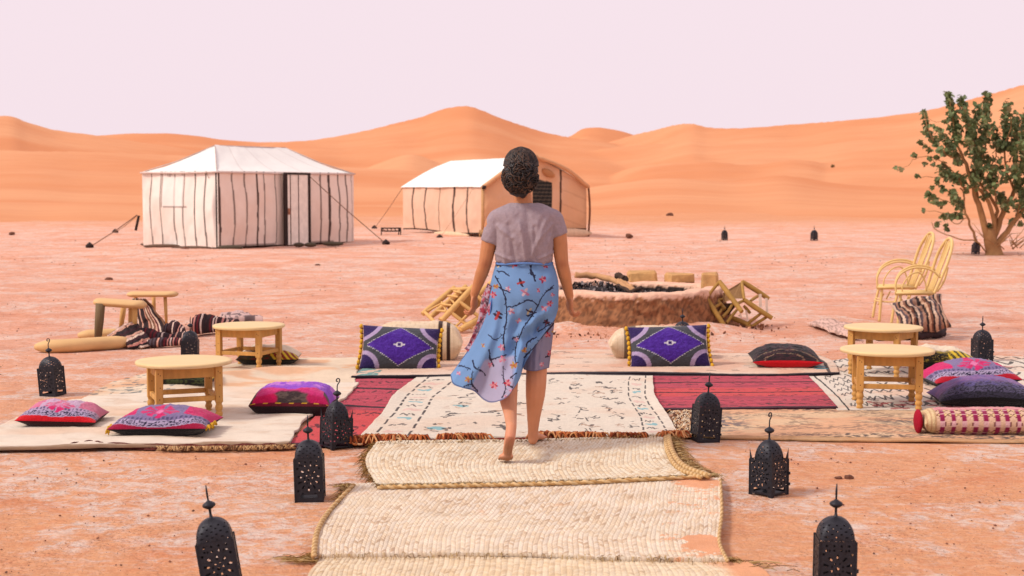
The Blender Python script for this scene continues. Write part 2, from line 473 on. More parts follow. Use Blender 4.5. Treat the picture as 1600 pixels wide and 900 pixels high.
# scattered pebbles (nobody could count them)
M_peb = mat('pebble', attr=True, rough=0.95, bump=0.5, bscale=90, var=0.2)
pv = []; pf = []; pc = []
prng = np.random.RandomState(5)
oct_f = [(0, 2, 4), (2, 1, 4), (1, 3, 4), (3, 0, 4), (2, 0, 5), (1, 2, 5), (3, 1, 5), (0, 3, 5)]
for i in range(11000):
    py = 297 + 3111 / (3.9 + 36 * prng.rand() ** 1.9)
    px = prng.uniform(-60, 1660)
    p = G(px, py)
    if abs(p.x) < 1.25 and p.y < 8.3: continue
    if 8.2 < p.y < 12 and abs(p.x) < 3.8 and prng.rand() < 0.97: continue
    if p.y < 8 and p.x > 3.2 + 9: continue
    s = (0.0012 + 0.0034 * prng.rand() ** 7) * (1 + p.y * 0.09)
    b = len(pv); a = prng.rand() * 6
    ca, sa = math.cos(a), math.sin(a)
    for dx, dy, dz in ((1, .2, 0), (-1, 0, 0), (0, .8, .1), (.1, -.9, 0), (0, 0, .7), (0, 0, -.6)):
        dx *= 1 + .5 * prng.rand(); dy *= 1 + .3 * prng.rand()
        pv.append((p.x + s * (dx * ca - dy * sa), p.y + s * (dx * sa + dy * ca), s * dz * 1.1 + s * .1))
        pc.append(None)
    base = C(150, 92, 72) if prng.rand() < .55 else (C(215, 160, 130) if prng.rand() < .6 else C(120, 84, 70))
    for k in range(6): pc[b + k] = base
    pf += [tuple(b + q for q in t) for t in oct_f]
o = mesh_obj('pebbles', pv, pf, M_peb, smooth=False, cols=np.array(pc))
tag(o, 'small dark pebbles and grit scattered over the pink sand', 'pebbles', kind='stuff')

# ================================================================== RUGS AND MATS
M_rug = mat('woven_wool', attr=True, rough=0.95, bump=0.9, bscale=170, var=0.10, vscale=40, sheen=0.1, spec=0.05)
M_canvas = mat('coarse_canvas', attr=True, rough=0.95, bump=0.6, bscale=240, var=0.07, vscale=6, spec=0.05)
def coons(top, bot, left, right, nu, nv, z):
    f = lambda pts, n: cr([G(x, y, z) for x, y in pts], n)
    Tt, Bb, Ll, Rr = f(top, nu), f(bot, nu), f(left, nv), f(right, nv)
    u = np.linspace(0, 1, nu)[None, :, None]; v = np.linspace(0, 1, nv)[:, None, None]
    S = (1 - v) * Tt[None] + v * Bb[None] + (1 - u) * Ll[:, None] + u * Rr[:, None]
    S -= (1 - u) * (1 - v) * Tt[0] + u * (1 - v) * Tt[-1] + (1 - u) * v * Bb[0] + u * v * Bb[-1]
    return S
def rug(name, label, top, bot, left, right, z, colf, nu=300, nv=140, m=None, wrinkle=0.004, wav=0.006, thick=0.009, cat='rug', seed=1, zf=None):
    S = coons(top, bot, left, right, nu, nv, z)
    U, V = np.meshgrid(np.linspace(0, 1, nu), np.linspace(0, 1, nv))
    X, Y = S[..., 0], S[..., 1]
    S[..., 0] += (fbm(X * 5, Y * 5, seed, 3) - .5) * wav * 2
    S[..., 1] += (fbm(X * 6 + 50, Y * 6, seed + 3, 3) - .5) * wav * 2
    S[..., 2] = z + (fbm(X * 3, Y * 7, seed + 7, 4)) * wrinkle * 2 + (fbm(X * 30, Y * 30, seed + 9, 2) - .5) * 0.003
    if zf is not None: S[..., 2] += zf(U, V, X, Y)
    cols = colf(U, V, X, Y).reshape(-1, 3)
    V3 = S.reshape(-1, 3)
    fs = grid_faces(nu, nv)
    fs = [tuple(reversed(q)) for q in fs]
    # rim down to the sand
    bi = list(range(nu)) + [i * nu + nu - 1 for i in range(1, nv)] + [(nv - 1) * nu + j for j in range(nu - 2, -1, -1)] + [i * nu for i in range(nv - 2, 0, -1)]
    n0 = len(V3); low = V3[bi].copy(); low[:, 2] = np.minimum(low[:, 2] - thick, 0.5 * low[:, 2])
    cen = V3.mean(0); d = low[:, :2] - cen[:2]; low[:, :2] -= d / np.linalg.norm(d, axis=1)[:, None] * 0.003
    V3 = np.vstack([V3, low]); cols = np.vstack([cols, cols[bi] * 0.92])
    k = len(bi)
    for i in range(k):
        j = (i + 1) % k
        fs.append((bi[i], bi[j], n0 + j, n0 + i))
    uv = np.stack([np.append(U.ravel(), U.ravel()[bi]), np.append(V.ravel(), V.ravel()[bi])], -1)
    loc = Vector(V3.mean(0)); loc.z = 0
    o = mesh_obj(name, V3 - np.array(loc), fs, m or M_rug, cols=cols, uv=uv)
    o.location = loc
    tag(o, label, cat)
    return o, S
def solid(c, X): return np.broadcast_to(np.array(c), X.shape + (3,)).copy()
def blend(col, mask, c):
    mk = np.asarray(mask, float)[..., None]; return col * (1 - mk) + np.array(c) * mk
def rseg(n, seed, ux=(0, 1), uy=(0, 1), L=(.01, .04), ang=0.5, w=(.002, .004)):
    r = np.random.RandomState(seed); out = []
    for i in range(n):
        x, y = r.uniform(*ux), r.uniform(*uy); a = r.uniform(-ang, ang); l = r.uniform(*L)
        out.append((x, y, x + l * math.cos(a), y + l * math.sin(a), r.uniform(*w)))
    return out
EXt = {}

# --- pale canvas at left
def c_canvas(U, V, X, Y):
    c = solid(C(254, 234, 216), U)
    c = blend(c, sstep(.5, .72, fbm(X * 1.5, Y * 2.5, 4)) * .55, C(250, 205, 172))
    c = blend(c, (sstep(.56, .7, fbm(X * 5, Y * 14, 8)) * .35), C(232, 190, 158))
    e = 1 - sstep(0.965, 0.985, V + .02 * (fbm(X * 9, Y * 0, 3) - .5))
    return blend(c, (1 - e) * .8, C(150, 105, 70))
def z_canv(U, V, X, Y):
    return 0.018 * np.exp(-((V - .12 - .05 * np.sin(U * 9)) / .05) ** 2) * (.5 + .5 * np.sin(U * 5)) + 0.006 * (fbm(X * 2, Y * 9, 12) - .3)
rug('canvas_sheet', 'plain cream canvas ground sheet under the two front left cushions',
    [(140, 622), (300, 612), (430, 606), (560, 600)], [(-90, 706), (150, 701), (300, 699), (452, 697)],
    [(140, 622), (30, 655), (-90, 706)], [(560, 600), (540, 622), (480, 655), (452, 697)], 0.015, c_canvas, 260, 120, M_canvas, 0.012, .018, zf=z_canv, seed=3)
def c_canvas2(U, V, X, Y):
    c = solid(C(252, 226, 200), U)
    c = blend(c, sstep(.45, .65, fbm(X * 3, Y * 5, 14)) * .8, C(246, 186, 145))
    c = blend(c, sstep(.62, .66, fbm(X * 22, Y * 22, 15, 2)) * (U < .4) * .7, C(90, 110, 120))
    return c
def z_canv2(U, V, X, Y):
    w = 0.58 + .08 * np.sin(U * 7)
    return 0.05 * np.exp(-((V - w) / .085) ** 2) * sstep(.12, .5, U) * (1 - .55 * sstep(.9, 1., U)) + 0.012 * fbm(X * 2.2, Y * 6, 17)
rug('folded_canvas', 'rumpled cream canvas with sand on it behind the left round table',
    [(175, 600), (250, 582), (330, 574), (440, 562), (566, 561)], [(120, 640), (260, 634), (420, 622), (552, 608)],
    [(175, 600), (150, 612), (120, 640)], [(566, 561), (560, 580), (552, 608)], 0.008, c_canvas2, 260, 110, M_canvas, .006, .012, zf=z_canv2, seed=8)
def c_yellow(U, V, X, Y):
    return blend(solid(C(240, 192, 136), U), sstep(.4, .6, fbm(X * 4, Y * 7, 4)) * .6, C(250, 205, 150))
# --- red flat weave rugs
def c_red(seed, fades):
    def f(U, V, X, Y):
        c = solid(C(218, 78, 98), U)
        c = blend(c, sstep(.35, .7, fbm(X * 2, Y * 16, seed)) * .45, C(186, 66, 84))
        c = blend(c, sstep(.52, .66, fbm(X * 12, Y * 60, seed + 2, 3)) * .5, C(130, 58, 70))
        for b0, b1 in fades:
            c = blend(c, sstep(b0 - .01, b0 + .01, V) * (1 - sstep(b1 - .01, b1 + .01, V)) * .7, C(236, 84, 80))
        sg = []
        r = np.random.RandomState(seed)
        for row in (.12, .3, .46, .64, .8, .9):
            x = 0
            while x < 1:
                l = r.uniform(.012, .03)
                if r.rand() < .6: sg.append((x, row + r.uniform(-.015, .015), x + l, row + r.uniform(-.02, .02), r.uniform(.005, .011)))
                x += l + r.uniform(.01, .04)
        m_ = segs_mask(U, V, sg, .01)
        c = blend(c, m_ * .8, C(60, 28, 42))
        m_ = segs_mask(U, V, rseg(180, seed + 9, L=(.006, .02), ang=1.2, w=(.003, .007)), .004)
        c = blend(c, m_ * .7, C(78, 30, 40))
        for l in (.245, .55):
            c = blend(c, (np.abs(V - l) < .012) * 1.0, C(50, 22, 36))
        e = (V > .965) | (V < .03)
        return blend(c, e * 1.0, C(70, 30, 45))
    return f
rug('red_kilim', 'red flat woven rug with dark flecks left of the white patterned rug',
    [(552, 589), (640, 589), (720, 589)], [(447, 699), (600, 694), (720, 692)], [(552, 589), (515, 628), (447, 699)], [(720, 589), (720, 640), (720, 692)],
    0.010, c_red(3, [(.6, .95)]), 300, 200, seed=11)
rug('red_kilim', 'red flat woven rug with a bright scarlet band right of the white patterned rug',
    [(960, 587), (1120, 587), (1262, 586)], [(985, 641), (1150, 639), (1309, 637)], [(960, 587), (985, 641)], [(1262, 586), (1285, 610), (1309, 637)],
    0.020, c_red(12, [(.42, .66)]), 400, 150, seed=15)

# --- pale blush rug at the back
def c_blush(U, V, X, Y):
    c = solid(C(250, 208, 182), U)
    c = blend(c, sstep(.45, .65, fbm(X * 2, Y * 4, 31)) * .6, C(252, 228, 210))
    c = blend(c, sstep(.5, .65, fbm(X * 3 + 9, Y * 3, 34)) * .6, C(244, 178, 146))
    c = blend(c, segs_mask(U, V, rseg(90, 5, uy=(.05, .2), L=(.003, .010), w=(.004, .010)) + rseg(110, 6, uy=(.2, .85), L=(.002, .006), w=(.003, .008)), .004) * .8, C(95, 60, 60))
    c = blend(c, (U < .06) * (fbm(X * 18, Y * 18, 3, 2) > .52) * .8, C(60, 160, 160))
    c = blend(c, ((U > .965) & (U < .975)) * .9, C(45, 35, 40))
    c = blend(c, segs_mask(U, V, [(.94, .7, .95, .72, .02), (.945, .78, .952, .8, .02)], .02) * .9, C(60, 160, 180))
    return blend(c, V > .955, C(40, 30, 38))
rug('blush_rug', 'long blush rug with dark rim lying behind the red and white rugs',
    [(580, 566), (700, 553), (900, 547), (1130, 553), (1280, 556)], [(549, 589), (720, 588), (940, 584), (1180, 587), (1312, 584)], [(580, 566), (549, 589)], [(1280, 556), (1302, 566), (1312, 584)],
    0.028, c_blush, 560, 90, seed=21, wrinkle=.006)

# --- black and white berber rug at right
def c_berber(U, V, X, Y):
    c = solid(C(252, 234, 218), U)
    c = blend(c, sstep(.5, .7, fbm(X * 2, Y * 3, 51)) * .7, C(250, 200, 170))
    r = np.random.RandomState(8); sg = []
    for i in range(26):
        for j in range(9):
            x = i / 26 + r.uniform(-.01, .01); y = j / 9 + r.uniform(-.02, .02)
            if r.rand() < .12: continue
            sg += [(x, y, x + .018, y + .05, .0045), (x + .018, y + .05, x + .036, y, .0045)]
            if r.rand() < .5: sg.append((x + .01, y + .06, x + .03, y + .06, .004))
    warp = (fbm(X * 4, Y * 4, 3, 2) - .5) * .06
    c = blend(c, segs_mask(U + warp * .4, V + warp, sg, .004) * .88 * (U > .1), C(45, 40, 45))
    c = blend(c, (np.abs(U - .055 - .012 * (V)) < .006) * .95, C(30, 28, 32))
    c = blend(c, segs_mask(U, V, rseg(60, 4, ux=(.2, .98), uy=(.86, .99), L=(.01, .03), w=(.005, .012)), .01) * .8, C(190, 60, 60))
    c = blend(c, segs_mask(U, V, rseg(18, 7, ux=(.4, .98), uy=(.1, .4), L=(.01, .02), w=(.004, .008)), .01) * .6, C(220, 100, 110))
    return c
rug('berber_rug', 'white berber rug with black zigzag marks under the two right tables',
    [(1255, 588), (1300, 564), (1400, 556), (1520, 556), (1680, 560)], [(1309, 641), (1400, 641), (1560, 642), (1700, 644)], [(1255, 588), (1285, 612), (1309, 641)], [(1680, 560), (1690, 600), (1700, 644)],
    0.014, c_berber, 520, 220, seed=31)
# --- tan shaggy rug at front right
def c_tan(U, V, X, Y):
    c = solid(C(248, 205, 165), U)
    c = blend(c, sstep(.42, .62, fbm(X * 3, Y * 7, 61)) * .7, C(247, 178, 135))
    sp = sstep(.46, .55, fbm(X * 40, Y * 60, 63, 3))
    band = np.maximum(sstep(.80, .84, V) * (1 - sstep(.93, .97, V)) * sstep(.25, .45, U), (1 - sstep(.04, .12, V)) * sstep(.15, .3, U) * 1.0)
    c = blend(c, sp * sstep(.5, .62, fbm(X * 4, Y * 8, 69)) * .6, C(120, 92, 80))
    c = blend(c, sp * band * .85, C(85, 70, 68))
    sp2 = sstep(.48, .55, fbm(X * 30, Y * 40, 66, 3)); blob = np.exp(-(((U - .13) / .07) ** 2 + ((V - .5) / .36) ** 2) ** 2)
    c = blend(c, sp2 * blob * .85, C(90, 90, 105))
    blob2 = np.exp(-(((U - .60) / .10) ** 2 + ((V - .42) / .10) ** 2) ** 2)
    c = blend(c, sp2 * blob2 * .9, C(70, 72, 80))
    c = blend(c, (V > .93) * .6, C(205, 150, 95))
    return c
rug('tan_rug', 'worn tan rug with sand on it and a speckled edge at front right',
    [(1050, 642), (1200, 641), (1400, 640), (1560, 642), (1700, 644)], [(1068, 684), (1200, 686), (1330, 689), (1480, 691), (1720, 692)], [(1050, 642), (1068, 684)], [(1700, 644), (1720, 692)],
    0.006, c_tan, 520, 130, seed=41, wrinkle=.007)

# --- big white patterned rug in the middle
def c_white(U, V, X, Y):
    c = solid(C(252, 234, 216), U)
    c = blend(c, sstep(.5, .7, fbm(X * 2, Y * 3, 71)) * .5, C(250, 214, 188))
    dk = C(48, 38, 46)
    def dashed(x0, amp, ph):
        line = x0 + amp * np.sin(V * 6 + ph)
        return (np.abs(U - line) < .0038) & (np.sin(V * 78 + ph * 3) > -.55)
    for x0, a, ph in ((.042, .004, 0), (.135, .008, 1), (.868, -.006, 1), (.955, .004, 2)):
        c = blend(c, dashed(x0, a, ph) * .92, dk)
    r = np.random.RandomState(4); sg = []; br = []; tq = []; pk = []
    # border motifs
    for side in (.06, .885):
        for k in range(7):
            y = .08 + k * .13
            for q in range(4): sg.append((side + .012 * q, y + r.uniform(-.01, .01), side + .012 * q + r.uniform(.002, .009), y + r.uniform(-.02, .02), .0042))
            if k % 2: tq.append((side + .01, y + .05, side + .035, y + .055, .012))
            else: pk.append((side + .01, y + .07, side + .04, y + .07, .015))
    # field motifs: small broken diamonds, hooks and rows
    for (x, y, s, hue) in ((.22, .38, .05, 1), (.2, .17, .03, 0), (.23, .58, .055, 2), (.21, .75, .03, 0), (.2, .88, .045, 2), (.34, .7, .05, 1), (.36, .85, .03, 0), (.45, .3, .03, 0), (.6, .2, .03, 0),
                           (.68, .32, .06, 1), (.76, .42, .07, 0), (.72, .18, .05, 0), (.62, .6, .03, 0), (.64, .75, .06, 0), (.63, .88, .055, 1), (.78, .66, .04, 0), (.8, .85, .05, 1), (.8, .25, .04, 1), (.55, .45, .03, 1),
                           (.32, .3, .02, 0), (.4, .5, .025, 0), (.74, .55, .04, 1), (.5, .75, .03, 0), (.3, .15, .03, 0), (.5, .12, .02, 0)):
        tgt = [sg, br, br][hue]
        for q in range(4):
            a = r.uniform(-.3, .3); l = s * r.uniform(.3, .7); xx = x + s * r.uniform(-.8, .5); yy = y + r.uniform(-.045, .045)
            (tgt if r.rand() < .6 else sg).append((xx, yy, xx + l, yy + l * a * 1.5, r.uniform(.0035, .0065)))
        for q in range(3):
            xx = x + s * r.uniform(-.8, .8); yy = y + r.uniform(-.06, .06)
            sg.append((xx, yy, xx + .006, yy + r.uniform(-.03, .03), .004))
        if hue == 2: tq.append((x - .012, y, x + .012, y + .01, .016))
    sg += rseg(75, 41, ux=(.16, .85), L=(.004, .016), ang=.8, w=(.0025, .0045))
    br += rseg(45, 42, ux=(.16, .85), L=(.006, .02), ang=.5, w=(.0025, .0045))
    warp = (fbm(U * 60, V * 25, 3, 2) - .5)
    Uw, Vw = U + warp * .010, V + (fbm(U * 50, V * 20, 13, 2) - .5) * .035
    c = blend(c, segs_mask(Uw, Vw, pk, .01) * .35, C(240, 150, 150))
    c = blend(c, segs_mask(Uw, Vw, br, .004) * .75, C(176, 118, 82))
    c = blend(c, segs_mask(Uw, Vw, tq, .01) * .75, C(95, 190, 205))
    c = blend(c, segs_mask(Uw, Vw, sg, .004) * .88, dk)
    c = blend(c, (V < .012) * 1.0, C(60, 45, 50))
    return c
def z_white(U, V, X, Y):
    return .012 * np.exp(-((V - .45) / .25) ** 2) * (np.exp(-(U / .03) ** 2) + np.exp(-((1 - U) / .03) ** 2)) + .012 * fbm(X * 4, Y * 4, 77, 2) * sstep(.9, 1, V)
wr, S_white = rug('white_patterned_rug', 'large cream rug with scattered dark motifs and dashed borders under the walking woman',
    [(652, 589), (800, 586), (930, 585), (1020, 587)], [(556, 689), (700, 686), (860, 683), (960, 684), (1062, 681)],
    [(652, 589), (617, 617), (602, 640), (556, 689)], [(1020, 587), (1024, 622), (1046, 655), (1062, 681)], 0.032, c_white, 620, 260, seed=51, zf=z_white, wrinkle=.005)
# maroon underlay strip and rust tassels along its front
def c_under(U, V, X, Y): return blend(solid(C(130, 48, 40), U), fbm(X * 30, Y * 30, 2) > .55, C(90, 35, 30))
fr = MB(); frc = []
rr = random.Random(3)
edge = cr([G(x, y, .028) for x, y in [(548, 691), (640, 689), (760, 687), (900, 685), (1000, 686), (1066, 682)]], 260)
sheetV = []
for i, p in enumerate(edge):
    wob = .012 * math.sin(i * .4) + .01 * rr.uniform(-1, 1)
    sheetV += [(p[0], p[1] + .05, .030), (p[0], p[1] + .0 + wob, .036), (p[0], p[1] - .012 + wob, .012)]
mesh_obj('rug_binding', sheetV, grid_faces(3, 260), mat('maroon_binding', C(135, 50, 42), bump=.8, bscale=100), wr, local=False)
for i in range(300):
    t = i / 299 + rr.uniform(-.002, .002); t = min(max(t, 0), .999)
    dens = vn(np.array([t * 26.0]), np.array([2.0]), 5)[0]
    if dens < .38: continue
    p = Vector(edge[int(t * 259)])
    for k in range(3):
        a = rr.uniform(-1.2, 1.2); L = rr.uniform(.02, .055) * (0.6 + dens)
        q = p + Vector((rr.uniform(-.012, .012), rr.uniform(.0, .035), .012))
        pts = [q, q + Vector((math.sin(a) * L * .4, -math.cos(a) * L * .25, .012 + .018 * dens)), q + Vector((math.sin(a) * L * .9, -math.cos(a) * L * .6, rr.uniform(-.005, .012))),
               q + Vector((math.sin(a) * L * 1.2, -math.cos(a) * L * .9, -.012))]
        n0 = len(fr.v); fr.tube(cr(pts, 6), [.0035, .005, .0055, .005, .004, .003], 5)
        cc = rr.choice([C(205, 110, 60), C(225, 140, 85), C(170, 80, 42), C(240, 175, 120), C(140, 66, 38)])
        frc += [cc] * (len(fr.v) - n0)
# big loose loops at the front left corner
for k in range(14):
    q = G(558 + k * 5.5, 688 + rr.uniform(-4, 3), .035); pts = []
    for j in range(8):
        an = j / 7 * PI * 1.5 + rr.uniform(0, .5); pts.append(q + Vector((math.cos(an) * .03, math.sin(an) * .045, .012 * math.sin(an))))
    n0 = len(fr.v); fr.tube(pts, .006, 5); frc += [rr.choice([C(205, 120, 70), C(235, 185, 140), C(165, 84, 50)])] * (len(fr.v) - n0)
o = fr.build('tassel_fringe', mat('rust_tassels', attr=True, bump=.5, bscale=120), wr, local=False, cols=np.array(frc)); o['kind'] = 'stuff'

# --- woven palm mats
def mat_palm(name, cols_n, rows_n, seed):
    m = bpy.data.materials.new(name); m.use_nodes = True
    nt = m.node_tree; n = nt.nodes; l = nt.links
    b = n['Principled BSDF']; b.inputs['Roughness'].default_value = 0.85; b.inputs['Specular IOR Level'].default_value = 0.1
    a = n.new('ShaderNodeAttribute'); a.attribute_name = 'Col'
    tc = n.new('ShaderNodeTexCoord')
    nz = n.new('ShaderNodeTexNoise'); nz.inputs['Scale'].default_value = 9; nz.inputs['Detail'].default_value = 6
    l.new(tc.outputs['UV'], nz.inputs['Vector'])
    mr = n.new('ShaderNodeMapRange'); mr.inputs[3].default_value = 0.82; mr.inputs[4].default_value = 1.15
    l.new(nz.outputs['Fac'], mr.inputs[0])
    n2 = n.new('ShaderNodeTexNoise'); n2.inputs['Scale'].default_value = 300; n2.inputs['Detail'].default_value = 4
    l.new(tc.outputs['Object'], n2.inputs['Vector'])
    m2 = n.new('ShaderNodeMapRange'); m2.inputs[1].default_value = .3; m2.inputs[2].default_value = .7; m2.inputs[3].default_value = 0.84; m2.inputs[4].default_value = 1.14
    l.new(n2.outputs['Fac'], m2.inputs[0])
    mm = n.new('ShaderNodeMath'); mm.operation = 'MULTIPLY'; l.new(mr.outputs[0], mm.inputs[0]); l.new(m2.outputs[0], mm.inputs[1])
    vm = n.new('ShaderNodeVectorMath'); vm.operation = 'SCALE'; l.new(a.outputs['Color'], vm.inputs[0]); l.new(mm.outputs[0], vm.inputs['Scale'])
    l.new(vm.outputs[0], b.inputs['Base Color'])
    bp = n.new('ShaderNodeBump'); bp.inputs['Strength'].default_value = .6; bp.inputs['Distance'].default_value = .004
    l.new(n2.outputs['Fac'], bp.inputs['Height']); l.new(bp.outputs[0], b.inputs['Normal'])
    return m
M_palm = mat_palm('palm_weave', 60, 60, 1)
def weave(U, V, X, Y, nc, nr, seed):
    """height 0..1 of plaited strands: columns of slanting stitches"""
    wx = U * nc + (fbm(X * 3, Y * 3, seed, 3) - .5) * 1.2
    wy = V * nr + (fbm(X * 4 + 7, Y * 4, seed + 1, 3) - .5) * 1.2
    ci = np.floor(wx); fx = wx - ci
    sl = np.where(ci % 2 == 0, 1.0, -1.0)
    sy = wy + sl * (fx - .5) * .9 + (ci % 2) * .5
    ri = np.floor(sy); fy = sy - ri
    h = (1 - (2 * fx - 1) ** 4) * (1 - (2 * fy - 1) ** 4)
    rv = _hash(ci, ri, seed)
    return h, rv
def palm_mat(name, label, top, bot, left, right, z, nc, nr, seed, nu, nv, base, dark, sandf=None, rope=True, slope=.0):
    def colf(U, V, X, Y):
        h, rv = weave(U, V, X, Y, nc, nr, seed)
        c = solid(base, U)
        c = blend(c, (rv > .55) * .35, C(236, 190, 135))
        c = blend(c, sstep(.5, .7, fbm(X * 2.2, Y * 3.3, seed + 5)) * .35, C(255, 232, 205))
        gap = 1 - sstep(.05, .55, h)
        patch = .35 + .65 * sstep(.35, .65, fbm(X * 4, Y * 6, seed + 8))
        c = blend(c, gap * .62 * patch, dark)
        dk = (rv > .93)
        c = blend(c, (_hash(np.floor(U * nc / 3), np.floor(V * nr), 5) > .8) * .18, C(214, 170, 130))
        c = blend(c, dk * .5 * patch * sstep(.3, .8, h), dark)
        if sandf is not None: c = blend(c, sandf(U, V, X, Y), C(248, 172, 128))
        return c
    def zf(U, V, X, Y):
        h, rv = weave(U, V, X, Y, nc, nr, seed)
        s = 0 if sandf is None else sandf(U, V, X, Y)
        return (h * .0032 + rv * .0012) * (1 - s) + s * .004 + slope * V
    return rug(name, label, top, bot, left, right, z, colf, nu, nv, M_palm, .006, .006, .014, 'mat', seed, zf)
def fibres(parent, pts, n, L, cols, z=.02, seed=1, spread=1.0, out=(0, -1), rad=.0016):
    mb = MB(); cc = []; r = random.Random(seed)
    e = cr([G(x, y, z) for x, y in pts], 200)
    for i in range(n):
        j = r.randrange(199); p = Vector(e[j]) + Vector((r.uniform(-.01, .01), r.uniform(-.01, .015), r.uniform(-.01, .008)))
        t = (Vector(e[j + 1]) - Vector(e[j])).normalized()
        o_ = Vector((out[0], out[1], 0)); d = (t * r.uniform(-1, 1) * spread * 1.4 + o_ * r.uniform(.1, 1)).normalized()
        l = L * r.uniform(.3, 1.2)
        q = [p, p + d * l * .5 + Vector((0, 0, r.uniform(-.002, .010))), p + d * l + Vector((0, 0, -r.uniform(.2, .9) * z))]
        n0 = len(mb.v); mb.tube(q, [rad, rad * .9, rad * .4], 3, caps=False); cc += [r.choice(cols)] * (len(mb.v) - n0)
    o = mb.build('frayed_fibres', M_fib, parent, local=False, cols=np.array(cc)); o['kind'] = 'stuff'; return o
M_fib = mat('palm_fibre', attr=True, bump=0, var=.2, vscale=30)
FC = [C(205, 160, 100), C(170, 125, 70), C(225, 190, 135), C(130, 92, 52)]
m3, _ = palm_mat('palm_mat', 'nearest palm mat cut off by the bottom of the picture', [(500, 874), (700, 872), (950, 878), (1170, 882)], [(440, 1010), (800, 1010), (1260, 1010)],
    [(500, 874), (478, 910), (440, 1010)], [(1170, 882), (1205, 905), (1260, 1010)], .010, 84, 34, 3, 760, 300, C(255, 230, 200), C(168, 122, 82),
    sandf=lambda U, V, X, Y: sstep(.88, .95, U + .12 * (fbm(X * 8, Y * 8, 9) - .5)) * .9)
def sand2(U, V, X, Y):
    n_ = fbm(X * 9, Y * 9, 91) - .5
    a = np.exp(-(((U - .95) / .055) ** 2 + ((V - .80 + n_ * .5) / .13) ** 2) ** 2)
    b = np.exp(-(((U - .93) / .09) ** 2 + ((V - .05 + n_ * .2) / .07) ** 2) ** 2)
    g_ = (fbm(X * 55, Y * 55, 93, 3) - .5) * (U > .84)
    return np.clip(sstep(.2, .55, a + n_ * .9 + g_ * 1.0 + (fbm(X * 14, Y * 60, 94, 2) - .5) * .9 * (U > .84)) + sstep(.35, .8, b + n_ * .5 + g_ * .8), 0, .92)
m2, _ = palm_mat('palm_mat', 'broad pale palm mat with sand on its right edge, between the other two mats', [(552, 758), (760, 757), (960, 752), (1126, 749)], [(490, 869), (640, 868), (800, 868), (980, 874), (1137, 877)],
    [(552, 758), (515, 798), (496, 830), (490, 869)], [(1126, 749), (1128, 800), (1124, 845), (1137, 877)], .024, 88, 36, 8, 900, 380, C(255, 234, 214), C(178, 130, 96), sandf=sand2)
m1, _ = palm_mat('palm_mat', 'golden palm mat with frayed edges beneath the bare feet of the woman', [(588, 692), (760, 689), (920, 686), (1044, 680)], [(592, 761), (740, 758), (900, 754), (1108, 744)],
    [(588, 692), (573, 715), (576, 738), (592, 761)], [(1044, 680), (1050, 705), (1068, 728), (1108, 744)], .030, 78, 28, 15, 800, 280, C(255, 236, 212), C(176, 130, 90), slope=.007)
# plaited borders and frayed fibres
def border(parent, pts, r, z, name='plaited_border'):
    e = cr([G(x, y, z) for x, y in pts], 160); mb = MB(); cc = []
    for s in (0, 1):
        P = []
        for i, p in enumerate(e):
            a = i * .9 + s * PI; P.append((p[0] + math.cos(a) * r * .7, p[1] + math.cos(a) * r * .7, p[2] + math.sin(a) * r * .5))
        n0 = len(mb.v); mb.tube(P, r * .8, 5); cc += [C(236, 196, 145) if s else C(205, 158, 104)] * (len(mb.v) - n0)
    o = mb.build(name, M_fib, parent, local=False, cols=np.array(cc)); return o
border(m1, [(1044, 681), (1050, 705), (1068, 728), (1108, 744)], .012, .055)
border(m1, [(1040, 682), (1044, 706), (1060, 731), (1096, 746)], .010, .052)
border(m1, [(592, 761), (740, 758), (900, 754), (1108, 744)], .009, .045)
border(m2, [(552, 758), (515, 798), (496, 830), (490, 869)], .008, .038)
#border(m2, [(560, 759), (524, 800), (505, 832), (499, 869)], .008, .038)
border(m2, [(1126, 749), (1128, 800), (1124, 845), (1137, 877)], .006, .034)
fibres(m1, [(592, 760), (740, 757), (900, 753), (1108, 743)], 900, .045, FC, .035, 2)
fibres(m1, [(588, 692), (573, 715), (576, 738), (592, 761)], 200, .055, [C(120, 88, 48), C(150, 110, 62), C(190, 145, 88)], .03, 3, .7, (-1, 0))
fibres(m1, [(1046, 682), (1056, 705), (1075, 728), (1110, 744)], 360, .085, FC, .035, 4, .3, (1, .2))
fibres(m1, [(592, 692), (760, 689), (920, 686), (1044, 680)], 260, .03, FC, .045, 5, .8, (0, 1))
fibres(m2, [(490, 869), (800, 868), (1137, 877)], 150, .022, FC, .03, 6, 1)
fibres(m2, [(490, 869), (500, 869)], 60, .06, FC[:2], .02, 7, 1, (-1, 0)); fibres(m2, [(1130, 874), (1145, 878)], 70, .05, FC, .02, 8, 1, (1, -.3))
fibres(m2, [(546, 757), (530, 778)], 90, .05, FC, .02, 9, 1, (-1, .4))
# loose straw lying on the sand
def straw(label, px, py, n, spread, seed):
    mb = MB(); cc = []; r = random.Random(seed); p0 = G(px, py)
    for i in range(n):
        a = r.uniform(-.6, .6); l = r.uniform(.02, .07); p = Vector((r.gauss(0, spread), r.gauss(0, spread * .6), r.uniform(.003, .012)))
        d = Vector((math.cos(a), math.sin(a), 0)) * l
        n0 = len(mb.v); mb.tube([p - d, p + Vector((0, 0, r.uniform(0, .01))), p + d], .0015, 3, caps=False); cc += [r.choice(FC)] * (len(mb.v) - n0)
    o = mb.build('straw_tuft', M_fib, cols=np.array(cc)); o.location = p0; tag(o, label, 'straw')
straw('small tuft of loose straw on the sand left of the nearest mat', 468, 878, 40, .035, 1)
straw('little straw tuft on the sand left of the golden mat', 541, 762, 26, .018, 2)
straw('loose straw scraps on the sand right of the nearest mats', 1195, 886, 22, .05, 3)

